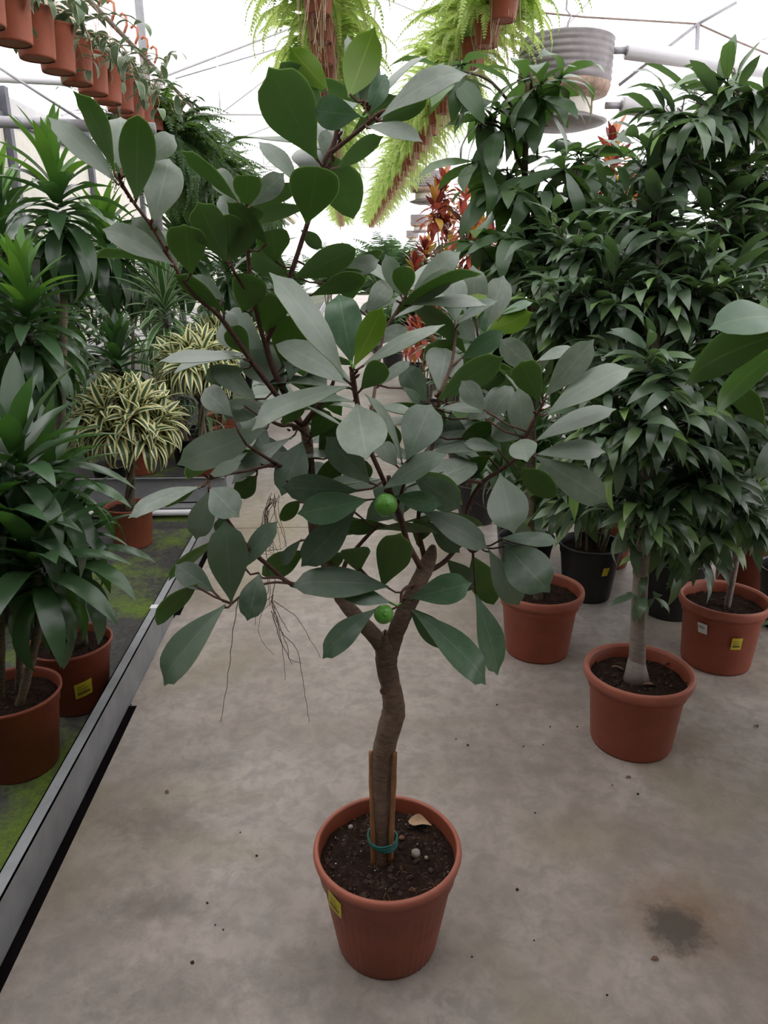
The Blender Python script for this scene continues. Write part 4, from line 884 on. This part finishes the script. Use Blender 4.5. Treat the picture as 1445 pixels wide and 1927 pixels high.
for k, (x, y, h, lab) in enumerate(((-2.3,3.2,1.3,'dark dracaena in the first bed near the sheet wall'), (-2.6,4.0,1.5,'dark dracaena by the sheet wall at the first bed end'), (-2.2,5.3,1.3,'dark dracaena in the second bed behind the orange pots'), (-2.9,5.6,1.7,'tall dark dracaena in the second bed by the sheet wall'), (-2.75,6.5,1.5,'dark dracaena in the second bed before the wall ficus'), (-3.3,7.0,1.8,'tall dark dracaena leaning to the sheet wall'), (-2.1,8.4,1.4,'dark dracaena in the second bed under the beige duct'), (-2.9,9.4,1.6,'dark dracaena far down the second bed by the wall'))):
    z_ = -.012 if y < 4.5 else .02
    dracaena('potted_dracaena', lab, (x, y, z_), .28, .24, 'blackplastic', [([(x, y, .2), (x, y, h*.6), (x, y, h)], .016, .013, 60, .45, -.8, 1.3), ([(x+.05, y, .2), (x+.1, y, h*.3), (x+.1, y, h*.5)], .016, .013, 50, .42, -.6, 1.2)], DRA, seed=190+k, nmax=60)
# bare ringed canes with tufts, standing in black pots
for k, (x, Y, top) in enumerate(((95,3.8,640), (108,4.08,600))):
    stemmed('potted_dracaena', ('bare ringed cane dracaena beside the low dark heads', 'slender ringed cane dracaena behind its twin', 'rearmost ringed cane dracaena of the cluster')[k], Y, (x, 800), (x+3, top), 30, .28, DRA, seed=50+k, r=.016, potD=.16, potH=.16)
# variegated small trees with twisted stems
def variegated(label, base, potD, potH, headc, rx, rz, n, ln, seed, stem_top):
    q = random.Random(seed); t = thing('variegated_dracaena_tree', base, label, 'tree'); b = Vector(base)
    make_pot(t, potD, potH, 'plain', 'terracotta_orange', .78, .9, seed, 60)
    for s in range(3):
        mb = MB(); P = []
        for i in range(15):
            f = i/14; a = s*2.09+f*5; P.append(Vector((math.cos(a)*.016, math.sin(a)*.016, potH*.85)).lerp(Vector((stem_top[0]-b.x+math.cos(a)*.014, stem_top[1]-b.y+math.sin(a)*.014, stem_top[2]-b.z)), f))
        mb.tube(P, lerpl([.016, .011, .011], 15), 8); part(mb, 'stem', 'cane', t)
    items = []; hc = Vector(headc); nr_ = n//22
    for k in range(nr_):
        d = sph(k*2.4, -.35+1.8*(k/nr_)); c = hc+Vector((d.x*rx*.5, d.y*rx*.5, d.z*rz*.5-.02))
        mb = MB(); mb.tube([Vector(stem_top)-b, c-b], [.007, .005], 6); part(mb, 'branch', 'cane', t)
        for it in rosette(q, c, 22, ln, VAR, -.3, 1.2, (d.x*.9, d.y*.9), spread=.02): items.append(it)
    foliage(t, items, 260, 'foliage', 'variegated'); return t
p0 = atz(257, 1012, 0)
variegated('small cream-edged dracaena tree with braided stem in orange pot on mossy bed', (p0.x, 4.03, -.012), .27, .235, A_(240,800,4.0), .36, .30, 440, .21, 5, A_(247,850,4.03))
variegated('cream-edged dracaena tree half hidden behind fig leaves in second bed', (A_(378,800,5.15).x, 5.15, .02), .27, .235, A_(375,690,5.15), .36, .30, 330, .22, 6, A_(378,760,5.15))
variegated('cream-edged dracaena tree standing behind the half hidden one', (A_(420,800,6.6).x, 6.6, .02), .27, .235, A_(425,650,6.6), .38, .3, 264, .23, 7, A_(420,720,6.6))
# small pots on the second bed
for k, (x, y, D, H, m, lab) in enumerate(((270,890,.22,.20,'terracotta_orange','orange pot with cut stem just behind the braided variegated tree'), (300,862,.21,.20,'terracotta_orange','orange pot second in the short row on the far bed'), (330,840,.20,.19,'terracotta_orange','orange pot hindmost in the short row on the far bed'), (395,885,.20,.17,'terracotta_orange','orange pot beside the fig twigs on the far bed'), (355,858,.22,.24,'blackplastic','black nursery pot between the orange pots on the far bed'), (420,850,.22,.20,'terracotta_orange','orange pot below the half hidden variegated tree'), (170,830,.26,.24,'blackplastic','black pot in the shade behind the dark dracaena'))):
    p = atz(x, y, .02)
    if p.y < 4.85: p.y = 4.88
    t = thing('nursery_pot', (p.x, p.y, .02), lab, 'pot'); make_pot(t, D, H, 'plain', m, .78, .88, k, 30)
    cane(t, [(p.x, p.y, .02+H*.8), (p.x+.01, p.y, .02+H+.12), (p.x, p.y, .02+H+.25)], .012, .01)
    foliage(t, rosette(random.Random(k), (p.x, p.y, .02+H+.25), 24, .2, STR if k % 2 else DRN, -.4, 1.3), 40)
# weeds in the gutter gap
q = random.Random(4)
t = thing('weed', (KX-.03, 4.36, 0), 'small green weed sprouting in the gap by the kerb end', 'weed')
for k in range(14): put_leaf(q.choice(FIC), t, Vector((KX-.05+q.uniform(-.05, .05), 4.36+q.uniform(-.05, .05), q.uniform(-.05, .1))), sph(q.random()*6.28, q.uniform(0, 1.2)), Vector((0, 0, 1)), .05, 2)

# ------------------------------------------------------------------ hanging row on the left: rail, pots with wax vines, dark ferns
HX, HZ = -1.30, 2.80
mb = MB(); mb.tube([(HX, -1, HZ), (HX, 22, HZ)], .014, 8); tag(link('hanging_rail', mb.mesh('hanging_rail', 'brownpipe')), 'brown pipe rail carrying the wax vine pots', 'rail')
mb = MB(); mb.tube([(HX-.13, -1, HZ-.13), (HX-.13, 22, HZ-.13)], .07, 14); tag(link('air_duct', mb.mesh('air_duct', 'beige')), 'beige duct running beside the hanging rail', 'duct')
mb = MB(); mb.tube([(HX-.27, -1, HZ-.2), (HX-.27, 22, HZ-.2)], .04, 10); tag(link('heating_pipe', mb.mesh('heating_pipe', 'steel_dull')), 'grey pipe between rail and beige duct', 'pipe')
q = random.Random(77)
mbp = MB(); pot_mesh(mbp, .185, .19, 'plain', .80, 28); potme = mbp.mesh('pot', 'terracotta_orange')
mbh = MB()
for k in range(3):
    a = k*2.09; mbh.tube([(.085*math.cos(a), .085*math.sin(a), .185), (.03*math.cos(a), .03*math.sin(a), .36), (0, 0, .47)], .0018, 4, 0, False)
mbh.tube([(0, 0, .46), (.02, 0, .50), (.02, 0, .545), (0, 0, .56), (-.02, 0, .545)], .009, 6); hookme = mbh.mesh('hanger', 'hook')
def vine(P0, q, ln, droop=1.0):
    az = q.random()*6.28; d = sph(az, .8); pts = [Vector(P0)]
    for i in range(10): d = (d+Vector((q.gauss(0, .22), q.gauss(0, .22), -.28*droop))).normalized(); pts.append(pts[-1]+d*ln/10)
    return pts
for k in range(13):
    y = 2.93+.247*k; zb = 2.325+.004*k
    t = thing('hanging_vine_pot', (HX, y, zb), 'orange pot of trailing wax vine hanging in the row under the brown rail', 'hanging plant', 'wax vine pots under the brown rail')
    link('pot', potme, t); link('hanger', hookme, t); soil_part(t, .185, .19, .165, k, 6, .004)
    for v in range(5):
        pts = vine((HX, y, zb+.19), q, q.uniform(.2, .42)*(1 if v < 3 else 1.3), .5 if v < 3 else .9); mb = MB(); mb.tube([p-Vector(t.location) for p in pts], .0022, 5, 0, False); part(mb, 'vine', 'tanroot', t)
        for p in pts[2::2]:
            for s in (0, 1): put_leaf(q.choice(HOY), t, p, sph(q.random()*6.28, q.uniform(-.5, .6)), Vector((0, 0, 1)), q.uniform(.09, .15), 1)
def hang_fern(name, label, x, y, zb, potm, meshes, n, ln, seed, group, sep=True, matn='fern', D=.19, roots=True, lo=-.5, hi=.9, share={}):
    q = random.Random(seed); t = thing(name, (x, y, zb), label, 'hanging plant', group)
    if 'pot' not in share:
        a = MB(); pot_mesh(a, .19, .17, 'plain', .74, 24); share['pot'] = a.mesh('pot', 'terracotta'); a = MB()
        for k in range(3): c = k*2.09; a.tube([(.09*math.cos(c), .09*math.sin(c), .165), (0, 0, .42)], .0018, 4, 0, False)
        share['hang'] = a.mesh('hanger', 'steel_dull')
    link('pot', share['pot'], t); link('hanger', share['hang'], t)
    items = []
    for i in range(n):
        az = i*2.39996+q.uniform(-.4, .4); el = q.uniform(lo, hi); ax = sph(az, el); items.append((q.choice(meshes), Vector((x, y, zb+.17))+Vector((ax.x, ax.y, 0))*.06, ax, sph(az, el+1.57), ln*q.uniform(.7, 1.2), 1))
    key = (matn, seed % 3, n)
    if sep:
        for it in items: put_leaf(it[0], t, *it[1:], 'frond')
        if roots:
            for k in range(16):
                a = q.random()*6.28; r = q.uniform(.05, .12); p = Vector((r*math.cos(a), r*math.sin(a), .16)); l = q.uniform(.15, .42)
                mb = MB(); mb.tube([p, p+Vector((q.uniform(-.02, .02), q.uniform(-.02, .02), -l*.5)), p+Vector((q.uniform(-.03, .03), q.uniform(-.03, .03), -l))], .0022, 4, 0, False); part(mb, 'runner', 'tanroot', t)
    else:
        if key not in share:
            mb = MB()
            for it in items: leaf_join(mb, it[0], it[1]-t.location, *it[2:])
            share[key] = mb.mesh('fronds', M[matn])
            mb = MB()
            for k in range(14):
                a = q.random()*6.28; r = q.uniform(.04, .11); p = Vector((r*math.cos(a), r*math.sin(a), .16)); l = q.uniform(.15, .4); mb.tube([p, p+Vector((.01, .01, -l))], .003, 3, 0, False)
            share[key+('r',)] = mb.mesh('runners', M['tanroot'])
        tag(link('fronds', share[key], t), kind='stuff')
        if roots: tag(link('runners', share[key+('r',)], t), kind='stuff')
    return t
for k in range(14):
    y = 5.85+.5*k; hang_fern('hanging_dark_fern', 'dark feathery fern basket hanging on the brown rail beyond the wax vines', HX, y, 2.18-.01*k, None, DFR, 130, .5, k, 'dark ferns on the brown rail', k < 3, 'darkfern', roots=False, lo=-1.35)
# two rows of light green ferns above the path
for x in (-.13, .9):
    mb = MB(); mb.tube([(x, -1, 3.22), (x, 34, 3.22)], .015, 8); tag(link('fern_rail', mb.mesh('fern_rail', 'steel_dull')), 'rail with light green ferns above the path centre' if x < 0 else 'rail with light green ferns above the potted tree row', 'rail')
for r_, (x, y0, lab, g) in enumerate(((-.13, 4.2, 'light green fern pot hanging over the path centre', 'ferns over the path'), (.9, 4.75, 'light green fern pot hanging over the potted tree row', 'ferns over the tree row'))):
    for k in range(34):
        y = y0+.5*k*(1+.012*k); hang_fern('hanging_fern', lab, x, y, 2.80, None, FRN, 66 if k > 5 else 60, .50, k+r_*5, g, k < 5, 'fern')

# ------------------------------------------------------------------ crotons, palms and low plants beyond
def croton(label, x, y, H, heads, seed, n=30, ln=.21):
    q = random.Random(seed); t = thing('potted_croton', (x, y, 0), label, 'plant'); make_pot(t, .28, .25, 'plain', 'blackplastic', .75, .86, seed, 0); items = []
    for k in range(heads):
        e = Vector((x+q.uniform(-.28, .28), y+q.uniform(-.25, .25), H*q.uniform(.72, 1))); cane(t, [(x+q.uniform(-.04, .04), y, .2), (x+(e.x-x)*.4, y+(e.y-y)*.4, H*.45), e], .008, .006); items += rosette(q, e, n, ln, CRO, -.5, 1.3, spread=.1)
    foliage(t, items, 200, 'foliage', 'croton')
for k, (px, py, Y, hd, lab) in enumerate(((865,350,7.6,7,'tall red and orange croton beyond the umbrella tree'), (800,470,8.6,5,'dark red croton at the edge of the path end'), (805,600,7.2,4,'low red croton in front of the path end'), (1150,290,5.4,6,'red-leaved croton showing above the ficus crowns'), (930,400,6.6,6,'red croton hidden among the umbrella tree leaves'), (830,540,9.5,5,'hindmost red croton next to the palms'))):
    p = A_(px, py, Y); croton(lab, p.x, Y, p.z, hd, 60+k)
def palm(label, x, y, H, n, ln, seed):
    q = random.Random(seed); t = thing('potted_palm', (x, y, 0), label, 'palm'); make_pot(t, .34, .3, 'plain', 'blackplastic', .75, .86, seed, 0)
    for k in range(5): cane(t, [(x+q.uniform(-.08, .08), y+q.uniform(-.08, .08), .25), (x+q.uniform(-.1, .1), y, H*.4), (x+q.uniform(-.12, .12), y, H*.62)], .012, .008)
    for i in range(n):
        az = i*2.4; el = q.uniform(.0, .5); put_leaf(q.choice(PAL), t, Vector((x, y, H*q.uniform(.5, .62))), sph(az, el), sph(az, el+1.57), ln*q.uniform(.8, 1.1), 1, 'frond')
for k, (px, py, Y, lab) in enumerate(((740,455,11,'feathery palm where the path ends beside crotons'), (700,480,14,'feathery palm standing farther along the path end'), (775,615,9.7,'low dark palm at the foot of the crotons'), (985,600,7.4,'dark palm between crotons and potted trees'), (620,480,16,'feathery palm left of the far path'), (520,500,13,'feathery palm behind the second bed'), (770,500,17,'last palm in the far house'))):
    p = A_(px, py, Y); palm(lab, p.x, Y, max(.8, p.z+.15), 26, .95 if Y > 8.9 else .7, 80+k)
for k, (x, y, z0) in enumerate(((2.3,6.2,1.3), (3.4,5.2,1.5), (1.9,9,1.2), (-2.6,7.5,1.2), (-1.9,11,1.1), (3.2,8,1.5), (1.6,13,1.1), (-1.7,16,1.2), (2.0,18,1.2))):
    lab = ('ficus tree beside the far crotons', 'big ficus tree near the glass side wall', 'ficus tree behind the last crotons', 'ficus tree by the sheet wall beyond striped dracaenas', 'ficus tree in the second bed past the palms', 'ficus tree by the glass wall farther back', 'ficus tree lining the right of the far path', 'ficus tree lining the left of the far path', 'last ficus tree lining the far path')[k]
    leafy_tree('potted_ficus_tree', lab, 'tree', (x, y, 0 if x > 0 else .02), (.32, .28, 'rolled', 'terracotta', .76), [(x, y, .2), (x, y, .6), (x, y, z0+.3)], [.02, .018, .01], [((x, y, z0), (.5,.5,.4), 3), ((x, y, z0+.45), (.4,.4,.3), 2), ((x, y, z0-.5), (.45,.45,.3), 2)], 800, FIC, .2, 500+k, nmax=60)

# ------------------------------------------------------------------ pipes, post and heaters under the roof
def pipe(name, pts, r, m, label, cat='pipe'):
    mb = MB(); mb.tube(pts, r, 12); return tag(link(name, mb.mesh(name, m)), label, cat)
pipe('gutter_pipe', [A_(-150,223,5.0), A_(292,242,5.0)], .033, 'steel_dull', 'thick grey gutter pipe across the left bay')
pipe('supply_pipe', [A_(-150,140,6.4), A_(305,162,6.4)], .03, 'whitepipe', 'white supply pipe above the grey gutter pipe')
pipe('brace_rod', [A_(-60,90,5.6), A_(155,228,5.6)], .009, 'steel_dull', 'slanting thin brace rod over the left bay', 'rod')
p = A_(266, 60, 6.2); pipe('roof_post', [(p.x, 6.2, 0), (p.x, 6.2, 4.45)], .03, 'steel', 'round galvanised roof post behind the hanging rail', 'post')
def heater(px, py, Y, D, label):
    c = A_(px, py, Y); t = thing('duct_heater', (c.x, c.y, c.z-.36), label, 'heater', 'drum heaters under the roof'); r = D/2
    mb = MB(); prof = [(r*.97, .30)]
    for i in range(6): z = .31+i*.045; prof += [(r*.985, z), (r, z+.012), (r, z+.026), (r*.985, z+.04)]
    prof += [(r*1.01, .59), (r*.98, .60)]; mb.lathe(prof, 40); mb.disc(r*.98, .60, 40); part(mb, 'drum', 'heater', t)
    mb = MB(); mb.lathe([(r*.98, .30), (r*.99, .285), (r*.93, .23), (r*.62, .21), (r*.60, .20)], 40); part(mb, 'base_ring', 'rust', t)
    mb = MB(); mb.lathe([(r*.60, .22), (r*.60, .10), (r*.58, .09)], 36); part(mb, 'neck', 'cream', t)
    mb = MB(); mb.lathe([(r*.5, .11), (r*.96, .055), (r*.98, .045), (r*.9, .03), (r*.55, .0), (.02, 0)], 40); part(mb, 'deflector', 'heater', t)
    for k in range(4):
        a = k*1.57+.6; mb = MB(); mb.tube([(r*.8*math.cos(a), r*.8*math.sin(a), .22), (r*.8*math.cos(a), r*.8*math.sin(a), .05)], .008, 6); part(mb, 'bracket', 'rust', t)
    mb = MB(); mb.tube([(0, 0, .6), (0, 0, .72), (.02, 0, .76), (-.02, 0, .80), (0, 0, 5.2-abs(c.x-.5)*.348-.02-(c.z-.36))], .007, 6); part(mb, 'hook', 'steel_dull', t)
    for z, dz in ((.54, 0), (.17, 0)):
        mb = MB(); mb.tube([(r*.95, 0, z), (r+.10, -.01, z)], .025, 8); mb.tube([(r+.10, -.01, z), (r+.12, -.01, z)], .035, 8); part(mb, 'pipe_joint', 'steel_dull', t)
    return t, c
_, hc = heater(1062, 145, 6.3, .70, 'grey ribbed drum heater hanging with white pipes at its side')
pipe('insulated_pipe', [(hc.x+.46, hc.y-.01, hc.z+.18), (hc.x+1.15, hc.y+.03, hc.z+.12), (hc.x+2.3, hc.y-.2, hc.z-.06)], .062, 'whitepipe', 'upper white insulated pipe at the drum heater')
pipe('insulated_pipe', [(hc.x+.46, hc.y-.01, hc.z-.19), (hc.x+2.3, hc.y+.05, hc.z-.32)], .062, 'whitepipe', 'lower white insulated pipe at the drum heater')
heater(802, 348, 16, .68, 'grey drum heater hanging far off beside the tall red croton')
heater(790, 418, 28, .68, 'farthest drum heater above the path end')
heater(776, 443, 42, .68, 'last small drum heater at the far gable')
nd = A_(1313, 45, 6.4)
pipe('truss_strut', [nd, A_(1385,5,6.4)], .012, 'steel_dull', 'short strut rising from the pipe hanger joint', 'rod'); pipe('truss_strut', [nd, A_(1165,160,6.4)], .012, 'steel_dull', 'long strut slanting down behind the white pipes', 'rod')
pipe('pipe_hanger', [nd, A_(1308,190,6.4)], .016, 'steel_dull', 'upright hanger rod holding the white pipes', 'rod')
pipe('cable', [A_(1000,22,6.4), A_(1100,32,6.4), nd], .007, 'brownpipe', 'sagging cable over the drum heater', 'cable'); pipe('cable', [nd, A_(1380,75,6.4), A_(1470,112,6.4)], .007, 'brownpipe', 'cable running down from the pipe hanger joint', 'cable')
mb = MB(); mb.tube([A_(330,148,12.2), A_(520,92,12.2)], .01, 5); part(mb, 'brace_wire', 'steel_dull', ceil)
# ------------------------------------------------------------------ litter on the path
def litter(px, py, kind, s, k):
    p = atz(px, py, 0); q = random.Random(k)
    if kind == 'crumb':
        t = pebble(None, (0, 0, s*.4), s, 'crumb', k, 'soil_crumb', 6); t.location = p
        tag(t, 'dark crumb of soil lying on the concrete path', 'crumb', 'soil crumbs on the path')
    else:
        mb = MB(); me = blade(.4, lance, .15, .4, .4, .2, 5, 1, .2, k, name='dry_leaf', mats='brownleaf'); o = link('dry_leaf', me); a = q.random()*6.28
        o.matrix_world = Matrix.Translation(p+Vector((0, 0, .003))) @ Matrix.Rotation(a, 4, 'Z') @ Matrix.Scale(s, 4)
        tag(o, kind, 'leaf')
litter(318,1494,'small rolled brown leaf lying near the steel kerb',.022,1); litter(1425,1372,'pale dry leaf lying beside the stickered terracotta pot',.03,2); litter(1240,1806,'thin dry twig leaf at the edge of the damp stain',.022,3); litter(1188,1464,'curled dry leaf in front of the wide-rimmed pot',.02,4)
q = random.Random(8)
for k, (x, y) in enumerate([(888,1801), (973,1675), (1005,1770), (935,1327), (405,1741), (420,1750), (362,1812), (452,1567), (483,1611), (390,1700), (1035,1368), (1086,1368), (1022,1402), (1200,1495), (1152,1478), (1007,1530), (1210,1930), (1142,1873), (985,1405), (880,1403), (858,1391)]): litter(x, y, 'crumb', q.uniform(.002, .0045), 100+k)
